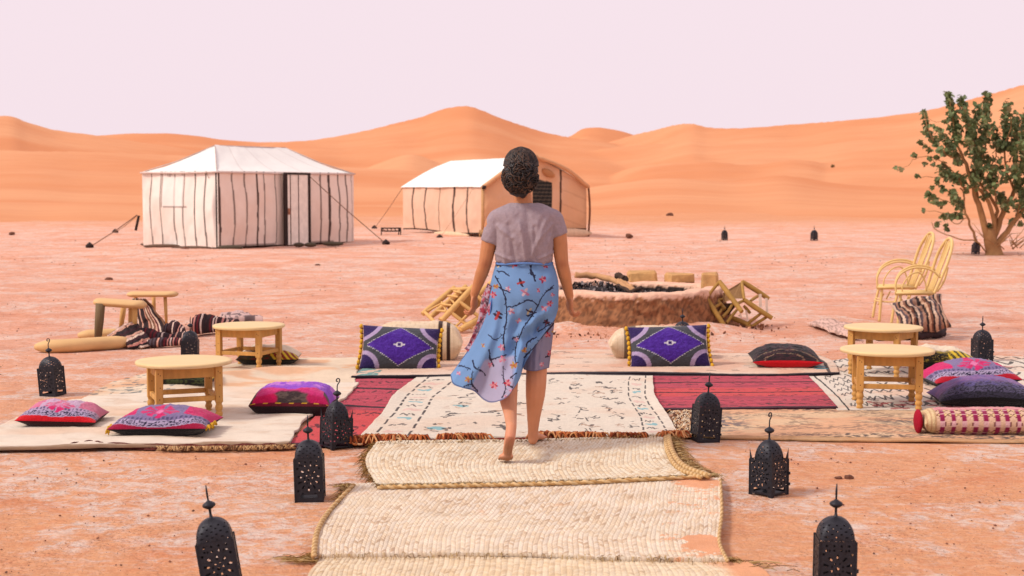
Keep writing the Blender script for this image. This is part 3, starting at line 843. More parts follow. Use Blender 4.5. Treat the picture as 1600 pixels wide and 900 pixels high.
# ================================================================== TENTS
M_tent = mat('tent_cloth', attr=True, rough=0.9, bump=0.35, bscale=14, var=0.04, vscale=3, spec=0.05)
M_roof = mat('tent_roof', attr=True, rough=0.85, bump=0.25, bscale=10, var=0.02, vscale=3, spec=0.05)
M_dark = mat('dark_trim', C(62, 48, 46), bump=.3)
M_rope = mat('rope', C(150, 110, 88), bump=0)
M_pole = mat('pale_pole', C(222, 170, 120), bump=.4, bscale=40)
def panel(name, parent, A, B, z0f, z1f, nu, nv, stripes, base, seed, normal, amp=.05, extra=None, sag=None):
    """cloth wall between ground points A and B; stripes = list of (u, halfwidth, strength)"""
    A = np.array(A[:2]); B = np.array(B[:2]); u = np.linspace(0, 1, nu); v = np.linspace(0, 1, nv)
    U, V = np.meshgrid(u, v); XY = A[None, None] * (1 - U[..., None]) + B[None, None] * U[..., None]
    L = np.linalg.norm(B - A); s = U * L
    bil = (fbm(s * 1.3, V * 1.5, seed, 4) - .5) * amp * 2.0 + np.sin(V * 13 + fbm(s * .8, V, seed + 3) * 9) * .007 * sstep(0.25, .8, V) + amp * .8 * np.sin(V * PI)**2
    bil = bil * np.minimum(sstep(0, .05, U), 1 - sstep(.95, 1, U)) * (.35 + .65 * sstep(0, .15, V))
    z1 = z1f(U); z0 = z0f(U)
    Z = z1 * (1 - V) + z0 * V
    P = np.stack([XY[..., 0] + normal[0] * bil, XY[..., 1] + normal[1] * bil, Z], -1)
    c = solid(base, U)
    c = blend(c, sstep(.45, .7, fbm(s * 1.2, V * 2, seed + 6)) * .3, C(250, 212, 192))
    lean = (fbm(V * 3, V * 0, seed + 8, 2) - .5) * .010
    for (su, hw, st) in stripes: c = blend(c, (np.abs(U - su - lean * (1 + 2 * vn(np.array([su * 40.]), np.array([0.]), 3)[0])) < hw) * st, C(78, 58, 54))
    if extra is not None: c = extra(c, U, V)
    return mesh_obj(name, P.reshape(-1, 3), grid_faces(nu, nv), M_tent, parent, local=False, cols=c.reshape(-1, 3))
def guy(parent, a, b, r=.012):
    MB().tube([a, (Vector(a) + Vector(b)) / 2 + Vector((0, 0, -.03)), b], r, 5).build('guy_rope', M_rope, parent, local=False)
    MB().lathe([(.09, -.02), (.11, .03), (.06, .08), (.015, .12)], 8, c=b).build('peg', M_dark, parent, local=False)

# big tent
N = Vector((-7.06, 34.2, 0)); d1 = Vector((.553, .833, 0)); d2 = Vector((-.833, .553, 0))
L1, L2, EH = 5.05, 2.62, 1.86
Rr = N + d1 * L1; Ll = N + d2 * L2; Fr = Rr + d2 * L2
tent = root('tent', N + (d1 * L1 + d2 * L2) / 2, 'big square pale tent with dark vertical stripes, hipped white roof and a closed door', 'tent')
base_c = C(255, 240, 232, 1.15)
stL = [(.08 + .105 * k, .009, .8) for k in range(9)]
def winflap(c, U, V):
    # reverse direction: U from left corner to near corner
    fl = (U > .28) & (U < .57) & (V < .475)
    c = blend(c, fl * .6, C(255, 250, 246, 1.15))
    for e in (.28, .57): c = blend(c, (np.abs(U - e) < .006) * (V < .475) * .8, C(150, 105, 92))
    c = blend(c, (np.abs(V - .48) < .008) * (U > .30) * (U < .61) * .8, C(110, 70, 60))
    c = blend(c, (V < .07) * (fbm(U * 30, V * 9, 4) > .56) * (U > .3) * (U < .56) * .6, C(120, 80, 70))
    return c
zb = lambda U: 0.0 * U + .02
panel('wall', tent, Ll, N, zb, lambda U: 0 * U + EH, 160, 60, [(.12, .008, .75), (.26, .008, .8), (.44, .009, .8), (.56, .008, .7), (.71, .010, .85), (.85, .010, .85)], base_c, 2, (-d1.x, -d1.y), .07, winflap)
def foot(c, U, V): return blend(c, (V > .975) * (fbm(U * 9, V, 4) > .45) * .7, C(80, 60, 52))
panel('wall', tent, N, Rr, zb, lambda U: 0 * U + EH, 260, 60,
      [(.010, .007, .95), (.10, .005, .75), (.185, .005, .75), (.265, .006, .95), (.315, .005, .8), (.40, .004, .75), (.735, .006, .8), (.80, .009, .95), (.878, .006, .8), (.94, .006, .8), (.985, .004, .4)],
      C(255, 232, 220, 1.15), 7, (-d2.x, -d2.y), .055, foot)
panel('wall', tent, Rr, Fr, zb, lambda U: 0 * U + EH, 60, 30, stL, base_c, 12, (d1.x, d1.y))
panel('wall', tent, Fr, Ll, zb, lambda U: 0 * U + EH, 100, 30, stL, base_c, 14, (d2.x, d2.y))
# door: slab with dark edges
def onfront(u, z, off): p = N + d1 * (L1 * u) - d2 * off; return Vector((p.x, p.y, z))
rf = Matrix((d1, d2, Vector((0, 0, 1)))).transposed()
u0, u1 = .44, .615
dr = MB().box(onfront((u0 + u1) / 2, .90, .125), (L1 * (u1 - u0), .03, 1.78), rf, .005).build('door', mat('door_cloth', C(255, 240, 230, 1.15), bump=.3, bscale=12), tent, local=False, sharp=30)
for uu, w in ((u0, .12), (u1, .085)): MB().box(onfront(uu, .90, .135), (w, .06, 1.80), rf, .01).build('door_edge', M_dark, dr, local=False, sharp=30)
MB().box(onfront((u0 + u1) / 2, 1.815, .135), (L1 * (u1 - u0) + .1, .06, .05), rf, .01).build('door_edge', M_dark, dr, local=False, sharp=30)
for uu in (.475, .535): MB().box(onfront(uu, .90, .143), (.028, .008, 1.76), rf).build('stripe_tape', mat('stripe_tape', C(105, 76, 68), bump=.2), dr, local=False)
MB().box(onfront(.462, .86, .15), (.07, .02, .16), rf, .005).build('handle', mat('door_handle', C(215, 140, 110)), dr, local=False)
# roof
RHt = 2.52
cen = N + (d1 * L1 + d2 * L2) / 2
ra = cen - d1 * 1.30; rb = cen + d1 * 1.30; ra.z = rb.z = RHt
ov = .035
def ev(p): q = cen + (Vector((p.x, p.y, 0)) - cen) * (1 + ov * .42); q.z = EH - .03; return q
eN, eR, eL, eF = ev(N), ev(Rr), ev(Ll), ev(Fr)
def roofpart(a, b, c, d, seams):
    nu, nv = 90, 24
    U, V = np.meshgrid(np.linspace(0, 1, nu), np.linspace(0, 1, nv))
    a, b, c, d = [np.array(k) for k in (a, b, c, d)]
    P = ((1 - U)[..., None] * a + U[..., None] * b) * (1 - V)[..., None] + ((1 - U)[..., None] * c + U[..., None] * d) * V[..., None]
    P[..., 2] -= .07 * np.sin(V * PI) + (fbm(U * 8, V * 3, 5) - .5) * .05
    cc = solid(C(255, 248, 244, 1.1), U)
    for s_ in seams: cc = blend(cc, (np.abs(U - s_) < .006) * .3, C(206, 180, 172))
    cc = blend(cc, (V > .965) * .35, C(225, 190, 180))
    mesh_obj('roof_panel', P.reshape(-1, 3), grid_faces(nu, nv), M_roof, tent, local=False, cols=cc.reshape(-1, 3))
roofpart(ra, rb, eN, eR, [.18, .4, .62, .84]); roofpart(ra, ra + d2 * .01, eN, eL, [.3, .6, .98]); roofpart(rb, ra, eF, eR + (eF - eR) * 0 if False else eL, [.3, .6]); roofpart(rb, rb + d2 * .01, eR, eF, [.5])
for a, b in ((ra, eN), (ra, eL), (rb, eR), (rb, eF), (ra, rb)): MB().tube([a, (a + b) / 2 + Vector((0, 0, -.05 if a is not ra or b is not rb else 0)), b], .014, 5).build('seam_cord', mat('seam', C(226, 200, 192), bump=0), tent, local=False)
for p in (eN,): MB().tube([(N.x - .03, N.y - .04, 0), (N.x - .03, N.y - .04, EH - .05)], .018, 6).build('corner_pole', M_dark, tent, local=False)
# eave valance
for a, b in ((eL, eN), (eN, eR), (eR, eF)):
    MB().tube(cr([a, (a + b) / 2 + Vector((0, 0, -.015)), b], 12), .022, 6).build('eave_hem', mat('eave', C(240, 212, 204), bump=.2), tent, local=False)
guy(tent, eR + (eN - eR) * .38 + Vector((0, 0, 0)), G(603, 381), .011)
guy(tent, W(322, 268, 34.3) * 1, G(373, 386), .006)
guy(tent, W(214, 336, 37.0), G(140, 386), .012); guy(tent, W(214, 337, 37.4), G(180, 363), .010)
MB().tube([W(212, 360, 37), W(217, 337, 37)], .035, 6).build('prop_stick', M_dark, tent, local=False)
# sandbags and hems at the foot
M_gf = mat('ground_flap', C(120, 92, 76), bump=.6, bscale=20); M_fw = mat('foot_weight', C(92, 80, 66), bump=.6, bscale=20)
for (px, py, w) in ((255, 386, .5), (300, 389, .5), (243, 383, .4)):
    MB().ell(G(px, py) + Vector((0, 0, .02)), (w, .16, .055), 12).build('ground_flap', M_gf, tent, local=False)
for (px, py, w) in ((360, 389.5, .32), (467, 385, .14), (485, 385, .16), (520, 383.5, .28)): MB().ell(G(px, py) + Vector((0, 0, .04)), (w, .10, .06), 12).build('foot_weight', M_fw, tent, local=False)

# second tent
N2 = Vector((-.90, 41.5, 0)); e2 = Vector((.9, .436, 0)); s2 = Vector((-.436, .9, 0)); LE, LS = 3.5, 6.2; EH2 = 1.50; AP = 2.36
t2 = root('tent', N2 + (e2 * LE + s2 * LS) / 2, 'beige ridge tent with white roof and dark opening behind the head of the woman', 'tent')
R2 = N2 + e2 * LE; L2_ = N2 + s2 * LS; F2 = R2 + s2 * LS
def foot2(c, U, V):
    c = blend(c, (V > .965) * 1.0, C(60, 45, 40)); return c
zb2 = lambda U: 0 * U + .10 + .03 * np.sin(U * 7)
panel('wall', t2, L2_, N2, zb2, lambda U: 0 * U + EH2, 200, 50, [(.16, .010, .9), (.33, .010, .9), (.50, .005, .8), (.69, .012, .95), (.85, .009, .9)], C(250, 204, 178), 22, (-e2.x, -e2.y), .05, foot2)
def gab(U): return EH2 + (AP - EH2) * (1 - np.abs(2 * U - 1)) ** .8 - .0
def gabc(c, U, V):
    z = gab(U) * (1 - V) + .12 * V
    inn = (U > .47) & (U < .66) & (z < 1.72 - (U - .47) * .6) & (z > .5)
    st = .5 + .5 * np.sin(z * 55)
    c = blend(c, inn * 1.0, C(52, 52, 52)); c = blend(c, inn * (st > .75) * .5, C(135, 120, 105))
    c = blend(c, (V > .975) * 1., C(90, 60, 50))
    c = blend(c, (np.sin(U * 18 + z * 14) > .93) * .16 * (U > .72), C(170, 110, 80))
    return c
panel('gable_wall', t2, N2, R2, lambda U: 0 * U + .22, gab, 200, 70, [(.745, .009, .95), (.315, .007, .8)], C(252, 194, 152), 27, (-s2.x, -s2.y), .07, gabc)
panel('wall', t2, R2, F2, zb2, lambda U: 0 * U + EH2, 60, 20, [(.3, .01, .9), (.6, .01, .9)], C(253, 212, 184), 29, (e2.x, e2.y), .05)
ap0 = N2 + e2 * LE / 2; ap1 = ap0 + s2 * LS; ap0.z = ap1.z = AP + .02
def roof2(a, b, c, d):
    nu, nv = 60, 20
    U, V = np.meshgrid(np.linspace(0, 1, nu), np.linspace(0, 1, nv)); a, b, c, d = [np.array(k) for k in (a, b, c, d)]
    P = ((1 - U)[..., None] * a + U[..., None] * b) * (1 - V)[..., None] + ((1 - U)[..., None] * c + U[..., None] * d) * V[..., None]
    P[..., 2] += .07 * np.sin(V * PI) + (fbm(U * 8, V * 3, 15) - .5) * .03
    mesh_obj('roof_panel', P.reshape(-1, 3), grid_faces(nu, nv), M_roof, t2, local=False, cols=solid(C(255, 248, 244, 1.1), U).reshape(-1, 3))
zE = Vector((0, 0, EH2 - .01)); ee = e2 * .06; ss = s2 * .06
roof2(ap1 + ss, ap0 - ss, L2_ - ee + zE + ss, N2 - ee + zE - ss); roof2(ap0 - ss, ap1 + ss, R2 + ee + zE - ss, F2 + ee + zE + ss)
# gable awning roll, poles, ropes
rol = mat('rolled_cloth', C(238, 176, 130), bump=.6, bscale=16)
MB().tube(cr([N2 + zE - ss * 2 + Vector((0, 0, -.02)), N2 + e2 * .9 + Vector((0, 0, 2.05)) - ss * 2, ap0 - ss * 2 + Vector((0, 0, .02))], 14), [.07] * 14, 8).build('awning_roll', rol, t2, local=False)
MB().tube(cr([ap0 - ss * 2, R2 - e2 * .75 + Vector((0, 0, 2.02)) - ss * 2, R2 + zE - ss * 2], 14), [.06] * 14, 8).build('awning_roll', rol, t2, local=False)
q = N2 + e2 * 2.15 + Vector((0, 0, 1.90)) - s2 * .10
MB().ell(q, (.22, .05, .11), 14, Matrix.Rotation(.5, 3, 'Y')).build('gathered_flap', mat('flap', C(206, 142, 96), bump=.8, bscale=18), t2, local=False)
MB().tube([N2 - ss * 2, N2 - ss * 2 + zE], .045, 8).build('corner_pole', M_pole, t2, local=False)
MB().tube(cr([R2 - ss * 2, R2 - ss * 2 + e2 * .05 + Vector((0, 0, .8)), R2 - ss * 2 + zE], 8), .032, 8).build('corner_pole', mat('dark_pole', C(140, 92, 66)), t2, local=False)
MB().box(N2 - ss * 2 + Vector((0, 0, .14)), (.22, .12, .22), None, .02).build('pole_foot', M_pole, t2, local=False)
MB().tube([N2 - ss * 3 + zE + Vector((0, 0, -.06)), N2 - ss * 3 + zE + Vector((.02, 0, .04))], .06, 8).build('corner_knot', M_dark, t2, local=False)
grd = mat('ground_cloth', C(252, 212, 178), bump=.5, bscale=12)
mb = MB(); mb.ell(R2 - e2 * .8 + Vector((0, 0, .10)) - s2 * .1, (.95, .12, .16), 16, Matrix.Rotation(math.atan2(e2.y, e2.x), 3, 'Z')); mb.build('ground_flap', grd, t2, local=False)
mb = MB(); mb.ell(N2 + s2 * 2.2 + Vector((0, 0, .05)), (1.4, .10, .09), 16, Matrix.Rotation(math.atan2(s2.y, s2.x), 3, 'Z')); mb.build('ground_flap', grd, t2, local=False)
guy(t2, L2_ + zE, G(585, 357), .010); guy(t2, N2 + s2 * .5 + zE, N2 + Vector((-1.2, -.2, 0)), .004)
# low metal rack between tents
rk = root('metal_rack', G(611, 369), 'small low metal rack on the sand between the two tents', 'rack')
mb = MB()
p = lambda x, y, d=0: W(x, y, 43.2 + d)
for y in (356.5, 361): mb.tube([p(596, y), p(626, y), p(626, y, .6), p(596, y, .6), p(596, y)], .022, 5)
for x in (597, 625): mb.tube([p(x, 356.5), p(x, 361)], .022, 5)
mb.build('frame', M_dark, rk, local=False)['kind'] = 'stuff'
for x in (596, 623, 626): MB().tube([p(x, 355.5), p(x, 368.5)], .018, 5).build('leg', M_dark, rk, local=False)
for k in range(5): MB().tube([p(598 + 6 * k, 356.5), p(601 + 6 * k, 361)], .012, 4).build('bar', M_dark, rk, local=False)

# ================================================================== TREE
M_bark = mat('bark', C(196, 146, 100), rough=.95, bump=.8, bscale=14, var=.2, vscale=5)
M_leaf = mat('leaf', attr=True, rough=.55, bump=.2, bscale=8, var=.15, vscale=3, spec=.25, trans=.2)
tb = G(1552, 397)
tree = root('tree', tb, 'broad leaved desert tree with several crooked stems at the right edge', 'tree')
TY = tb.y
def zt(x, y, d=0): return W(1340 + x / 3.0, 120 + y / 3.0, TY + d)
limbs = [
 ([(620, 830), (612, 770), (585, 660), (560, 580), (535, 500), (505, 400), (470, 330), (440, 260)], .16, .02, -.1),
 ([(622, 820), (640, 700), (620, 600), (560, 520), (500, 520), (470, 470), (420, 440)], .10, .015, -.4),
 ([(625, 820), (650, 720), (690, 620), (735, 530), (760, 440), (775, 330), (790, 200)], .13, .02, .4),
 ([(630, 810), (690, 740), (740, 670), (790, 610), (850, 520), (900, 420)], .13, .02, -.2),
 ([(600, 820), (560, 775), (500, 765), (430, 745), (370, 720), (345, 680)], .03, .01, -.5),
 ([(560, 790), (545, 740), (520, 680), (500, 620), (500, 560), (480, 520)], .055, .02, .2),
 ([(620, 830), (640, 690), (655, 620), (600, 540), (560, 460), (580, 380), (600, 300), (610, 120)], .09, .012, .6),
 ([(560, 580), (550, 480), (560, 400), (540, 300), (500, 180), (480, 110)], .06, .012, .3),
 ([(505, 400), (450, 380), (400, 350), (340, 270), (310, 170)], .045, .01, -.2),
 ([(470, 330), (450, 230), (430, 90)], .03, .008, .1),
 ([(735, 530), (700, 440), (690, 330), (720, 230), (700, 130)], .05, .01, -.3),
 ([(655, 620), (640, 520), (620, 430), (650, 360), (630, 230)], .04, .01, .5),
 ([(470, 470), (400, 400), (330, 375), (265, 385), (240, 410), (205, 432)], .018, .006, -.3),
 ([(500, 520), (430, 480), (350, 470), (285, 470)], .018, .006, .3),
 ([(500, 620), (440, 590), (380, 570), (330, 555)], .02, .008, 0),
 ([(510, 660), (460, 690), (400, 640), (310, 628)], .018, .006, -.5),
 ([(345, 340), (320, 320), (298, 308)], .012, .005, 0),
 ([(440, 250), (410, 215), (350, 205), (320, 180)], .012, .005, .2),
 ([(850, 520), (840, 400), (830, 300), (840, 200)], .05, .01, .2),
 ([(740, 670), (760, 600), (740, 560)], .03, .01, -.6),
]
mb = MB()
tr0 = MB().tube(cr([zt(622, 838), zt(624, 800), zt(622, 750), zt(615, 700)], 8), [.30, .24, .20, .15], 10) if False else None
mbt = MB(); mbt.tube(cr([tb + Vector((.02, 0, -.1)), tb + Vector((0, 0, .12)), zt(622, 770), zt(620, 700)], 8), [.30, .20, .17, .155, .15, .14, .12, .10], 12)
mbt.build('trunk', M_bark, tree, local=False)
for pts, r0, r1, dd in limbs:
    n = len(pts) * 3; P = [zt(x, y, dd * i / len(pts)) for i, (x, y) in enumerate(pts)]
    Q = cr(P, n) + np.random.RandomState(int(r0 * 1e4) + len(pts)).normal(0, .008, (n, 3))
    MB().tube(Q, list(np.linspace(r0 * .58, r1 * .8, n)), 7).build('branch', M_bark, tree, local=False)
# leaves: clusters strung along the twigs
clus = []
def string(a, b, n, dens, sp): 
    for i in range(n):
        t = i / max(1, n - 1); clus.append((a[0] + (b[0] - a[0]) * t, a[1] + (b[1] - a[1]) * t, dens, sp))
string((425, 85), (470, 260), 9, 11, 15); string((485, 105), (545, 300), 9, 13, 18); string((610, 85), (600, 190), 5, 10, 14); string((600, 200), (560, 420), 10, 12, 22)
string((570, 140), (545, 240), 5, 8, 16); string((700, 130), (685, 330), 9, 12, 20); string((735, 200), (740, 420), 9, 13, 26); string((775, 210), (790, 440), 9, 13, 30)
string((310, 165), (330, 270), 5, 9, 15); string((340, 270), (400, 360), 5, 10, 18); string((370, 240), (440, 330), 5, 9, 18); string((440, 190), (470, 300), 5, 14, 24)
string((430, 320), (470, 400), 4, 12, 22); string((520, 300), (560, 380), 4, 14, 26); string((540, 230), (520, 300), 3, 12, 20); string((640, 240), (600, 300), 3, 8, 15)
string((395, 440), (490, 490), 6, 15, 24); string((560, 420), (540, 510), 4, 12, 24); string((600, 380), (640, 500), 6, 9, 24); string((660, 400), (690, 480), 4, 8, 24)
string((330, 550), (385, 600), 4, 9, 13); string((440, 540), (480, 600), 4, 13, 20); string((400, 525), (440, 540), 2, 8, 14); string((400, 655), (475, 650), 5, 9, 13)
string((372, 690), (372, 695), 2, 7, 9); string((416, 700), (418, 715), 2, 6, 7); string((350, 520), (352, 525), 1, 6, 7); string((670, 560), (690, 610), 4, 13, 22); string((640, 440), (620, 520), 4, 10, 22)
string((740, 460), (790, 600), 7, 12, 28); string((730, 590), (760, 640), 3, 10, 20); string((720, 680), (760, 690), 2, 7, 14); string((620, 700), (622, 705), 1, 5, 7); string((485, 655), (490, 660), 1, 5, 7)
for c_ in ((265, 370), (183, 425), (205, 435), (280, 465), (308, 625), (296, 308), (340, 385), (370, 380), (316, 410), (355, 412), (372, 480), (412, 480), (315, 325), (335, 345), (410, 590), (410, 212), (400, 405), (376, 500), (450, 590), (510, 540)): clus.append((c_[0], c_[1], 5, 7))
string((820, 150), (880, 480), 12, 13, 36); string((900, 260), (930, 520), 10, 12, 36); string((640, 320), (760, 330), 5, 10, 24); string((585, 440), (600, 560), 4, 7, 20)
string((650, 280), (665, 340), 3, 14, 16)
lr = random.Random(12); lv = []; lf = []; lc = []
for (cx, cy, n, sp) in clus:
    dz = lr.uniform(-.7, .7) * (1 if sp > 12 else .3)
    tone0 = lr.uniform(.7, 1.3)
    for k in range(int(n * 2.1)):
        p = zt(cx + lr.gauss(0, sp * .52), cy + lr.gauss(0, sp * .52), dz + lr.gauss(0, .16))
        L = lr.uniform(.09, .165); Wd = L * lr.uniform(.5, .7)
        M = Euler((lr.uniform(-1.2, 1.2), lr.uniform(-1.2, 1.2), lr.uniform(0, 6.28))).to_matrix()
        prof = ((0, 0, 0), (.35, .5, .06), (.75, .42, .05), (1, 0, -.05), (.75, -.42, .05), (.35, -.5, .06))
        b = len(lv)
        for (x, y, z) in prof: lv.append(tuple(p + M @ Vector(((x - .5) * L, y * Wd, z * L))))
        lf += [(b, b + 1, b + 2, b + 3), (b, b + 3, b + 4, b + 5)]
        g = tone0 * lr.uniform(.7, 1.35)
        cc = np.array(C(122, 134, 88)) * g if lr.random() < .85 else np.array(C(150, 140, 100)) * g
        lc += [cc] * 6
o = mesh_obj('foliage', lv, lf, M_leaf, tree, smooth=False, local=False, cols=np.array(lc)); o['kind'] = 'stuff'
# dry twigs near its foot
mb = MB()
for k in range(26):
    a = lr.uniform(-1.2, 2.6); s0 = zt(640 + lr.uniform(-20, 120), 800 + lr.uniform(-20, 10), lr.uniform(-.6, .6)); l = lr.uniform(.15, .6)
    mb.tube([s0, s0 + Vector((math.sin(a) * l * .6, 0, l * .4)), s0 + Vector((math.sin(a) * l, lr.uniform(-.1, .1), l * lr.uniform(.3, .9)))], [.012, .008, .004], 4)
mb.build('dry_twigs', M_bark, tree, local=False)['kind'] = 'stuff'
# small lone bush on the dune
def dune_hit(px, py):
    best = None
    for y in np.linspace(80, 420, 600):
        w = W(px, py, y)
        j = int(np.clip(np.searchsorted(yd, y), 0, len(yd) - 1)); i = int(np.clip(np.searchsorted(px_t, px), 0, len(px_t) - 1))
        if Zd[j, i] >= w.z: return w
    return W(px, py, 150)
bp_ = dune_hit(1301, 261); mb = MB(); s_ = bp_.y / 2222
for k in range(40):
    d = Vector((lr.gauss(0, 1), lr.gauss(0, 1), abs(lr.gauss(0, 1)))).normalized() * s_ * 3.2
    mb.tube([bp_, bp_ + d * .6, bp_ + d * lr.uniform(.7, 1.2) + Vector((0, 0, s_))], s_ * .5, 4)
tag(mb.build('bush', mat('bush', C(120, 100, 62), bump=0)), 'tiny lone dry bush on the dune slope at right', 'bush')
# a few dark clods far out on the plain
M_clod = mat('clod', C(120, 78, 62), bump=.8, bscale=20)
def rock(label, px, py, r, seed, m=M_clod, flat=.6, cat='stone', name='stone'):
    rs = random.Random(seed); mb = MB(); p = G(px, py)
    mb.ell((0, 0, 0), (r, r * rs.uniform(.7, 1), r * flat), 10)
    vs = []
    for v in mb.v:
        v = Vector(v); k = 1 + .5 * (mnoise.noise(v * (1.6 / r) + Vector((seed, 0, 0)))); vs.append(v * k)
    mb.v = [tuple(v) for v in vs]; o = mb.build(name, m, smooth=False); o.location = p + Vector((0, 0, r * flat * .35)); tag(o, label, cat); return o
rock('dark clod on the far plain left of the big tent', 18, 366, .10, 1)
rock('dark stone lying in front of the left side of the big tent', 289, 390, .09, 2)
rock('small dark stone on the plain in front of the second tent', 497, 417, .07, 3)
rock('dark stone on the plain beyond the leftmost wooden stool', 170, 438, .06, 4)
rock('dark clod at the foot of the dunes right of the second tent', 1047, 337, .2, 5)
rock('low brown clod on the plain right of the second tent', 983, 370, .12, 6)
rock('dark stone on the sand right of the horned lantern', 1327, 747, .022, 7)
rock('flat brown crumb on the sand left of the stone near the horned lantern', 1310, 747, .018, 8, flat=.4)

# ================================================================== FIRE PIT
M_mud = mat('mud_wall', attr=True, rough=.98, bump=1.0, bscale=26, var=.2, vscale=9)
pc_ = G(962, 484); pc_ = Vector((pc_.x, 14.95, 0)); RO, RI, RH = 1.04, .80, .385
pit = root('fire_pit', pc_, 'round mud walled fire pit filled with black ash and embers behind the cushions', 'fire pit')
nu, nv = 360, 44
A_, V_ = np.meshgrid(np.linspace(0, 2 * PI, nu, endpoint=False), np.linspace(0, 1, nv))
prof = np.array([(1.16, -.03), (1.10, .03), (1.05, .10), (1.02, .2), (1.0, .30), (.995, .36), (.97, .385), (.88, .39), (.80, .38), (.775, .34), (.76, .22), (.75, .1)])
pr = cr([(a, 0, b) for a, b in prof], nv)
RR = pr[:, 0][:, None] * np.ones((1, nu)); ZZ = pr[:, 2][:, None] * np.ones((1, nu))
nz = (fbm(A_ * 7, V_ * 9, 3, 5) - .5) + 0
XX = np.cos(A_); YY = np.sin(A_)
nn = fbm(XX * 5 + V_ * 5, YY * 5 + ZZ * 6, 5, 5) - .5; n3 = fbm(A_ * 22, ZZ * 26 + RR * 14, 8, 4) - .5
n3 = n3 * np.minimum(1, np.minimum(A_, 2 * PI - A_) * 6)
RR = RR * RO * .97 + nn * .09 * (1 - .6 * sstep(.3, .38, ZZ)) + n3 * .045 * sstep(.0, .1, ZZ) * (1 - .8 * sstep(.3, .37, ZZ)) + (fbm(A_ * 60, ZZ * 70, 71, 3) - .5) * .03 * (1 - sstep(.3, .37, ZZ))
ZZ = ZZ + (fbm(XX * 3, YY * 3, 31, 4) - .5) * .09 * sstep(.1, .3, ZZ) * .7 + n3 * .03 * (1 - .8 * sstep(.3, .37, ZZ))
# crack in the rim
ck = np.exp(-((A_ - (1.5 * PI - .03 - .05 * np.sin(V_ * 9))) / .014) ** 2); RR = RR - ck * .015; ZZ = ZZ - ck * .015 * sstep(.2, .3, ZZ)
P = np.stack([XX * RR, YY * RR, ZZ], -1).reshape(-1, 3)
top = sstep(.325, .345, ZZ + .10 * n3) 
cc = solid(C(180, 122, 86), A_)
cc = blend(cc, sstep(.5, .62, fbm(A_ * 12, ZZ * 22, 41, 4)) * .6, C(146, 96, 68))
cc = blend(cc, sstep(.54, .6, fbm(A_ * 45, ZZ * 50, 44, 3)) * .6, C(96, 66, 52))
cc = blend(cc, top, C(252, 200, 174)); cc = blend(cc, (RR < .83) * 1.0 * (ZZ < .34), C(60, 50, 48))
cc = blend(cc, ck * .35, C(110, 70, 55))
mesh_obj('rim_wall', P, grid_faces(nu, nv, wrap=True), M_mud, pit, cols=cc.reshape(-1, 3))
# ash bed
nu2, nv2 = 120, 40
A2, V2 = np.meshgrid(np.linspace(0, 2 * PI, nu2, endpoint=False), np.linspace(0.001, 1, nv2))
r2 = V2 * .84; x2 = np.cos(A2) * r2; y2 = np.sin(A2) * r2
z2 = .27 + .10 * np.exp(-((x2 + .35) ** 2 + (y2 - .1) ** 2) / .12) + (fbm(x2 * 9, y2 * 9, 9, 4) - .5) * .08
mesh_obj('ash_bed', np.stack([x2, y2, z2], -1).reshape(-1, 3), grid_faces(nu2, nv2, wrap=True), mat('ash', C(72, 64, 66), bump=1, bscale=40, var=.6, vscale=25), pit)
cr_ = random.Random(4); cv = []; cf = []; ccl = []
for k in range(1500):
    r = .80 * math.sqrt(cr_.random()); a = cr_.uniform(0, 2 * PI); x, y = r * math.cos(a), r * math.sin(a)
    if x > .45 and cr_.random() < .7: continue
    z = .29 + .13 * math.exp(-((x + .35) ** 2 + (y - .1) ** 2) / .12) + cr_.uniform(-.01, .02); s = cr_.uniform(.005, .014) + .022 * cr_.random() ** 4
    M = Euler((cr_.uniform(0, 3), cr_.uniform(0, 3), cr_.uniform(0, 6))).to_matrix(); b = len(cv)
    for d in ((1, 0, 0), (-1, .2, 0), (0, .7, 0), (.1, -.8, 0), (0, 0, .5), (0, 0, -.5)): cv.append(tuple(M @ (Vector(d) * s * cr_.uniform(.8, 1.3)) + Vector((x, y, z))))
    cf += [tuple(b + q for q in t) for t in oct_f]
    ccl += [cr_.choice([C(38, 34, 38), C(55, 50, 54), C(28, 25, 28), C(28, 25, 28), C(150, 140, 142), C(95, 72, 66), C(205, 180, 175)])] * 6
mesh_obj('charcoal', cv, cf, mat('charcoal', attr=True, rough=.8, bump=0, var=.2), pit, smooth=False, cols=np.array(ccl))['kind'] = 'stuff'
# stones round the far rim and burnt logs
M_stn = mat('adobe_block', C(222, 168, 112), bump=1, bscale=20, var=.2, vscale=10)
def block(label, x0, x1, y, h, dY, seed):
    a = W(x0, y, 15.9 + dY); b = W(x1, y, 15.9 + dY); rs = random.Random(seed)
    L = (b - a).length; mb = MB().box((0, 0, 0), (L, .22, h), None, .02)
    mb.v = [tuple(Vector(v) * (1 + .25 * mnoise.noise(Vector(v) * 9 + Vector((seed, 0, 0)))) + Vector((0, 0, v[0] * rs.uniform(-.06, .06)))) for v in mb.v]
    o = mb.build('adobe_block', M_stn, smooth=False); o.location = ((a.x + b.x) / 2, a.y, .40 + h / 2 - .04); o.rotation_euler = (0, rs.uniform(-.06, .06), rs.uniform(-.2, .2)); tag(o, label, 'block')
block('ochre mud block on the far rim of the fire pit beside the burnt logs', 981, 1024, 440, .13, 0, 1)
block('ochre mud block on the far rim, second from the burnt logs', 1042, 1082, 440, .12, -.1, 2)
block('tallest mud block on the rim against the toppled chair', 1097, 1122, 448, .17, -.9, 3)
def logt(label, pts, r, m, seed):
    P = cr([W(*p) for p in pts], 12); rs = np.random.RandomState(seed); P = P + rs.normal(0, .004, P.shape)
    loc = P.mean(0); o = MB().tube(P - loc, [r * (.8 + .3 * rs.rand()) for _ in range(12)], 8).build('log', m); o.location = loc; tag(o, label, 'log')
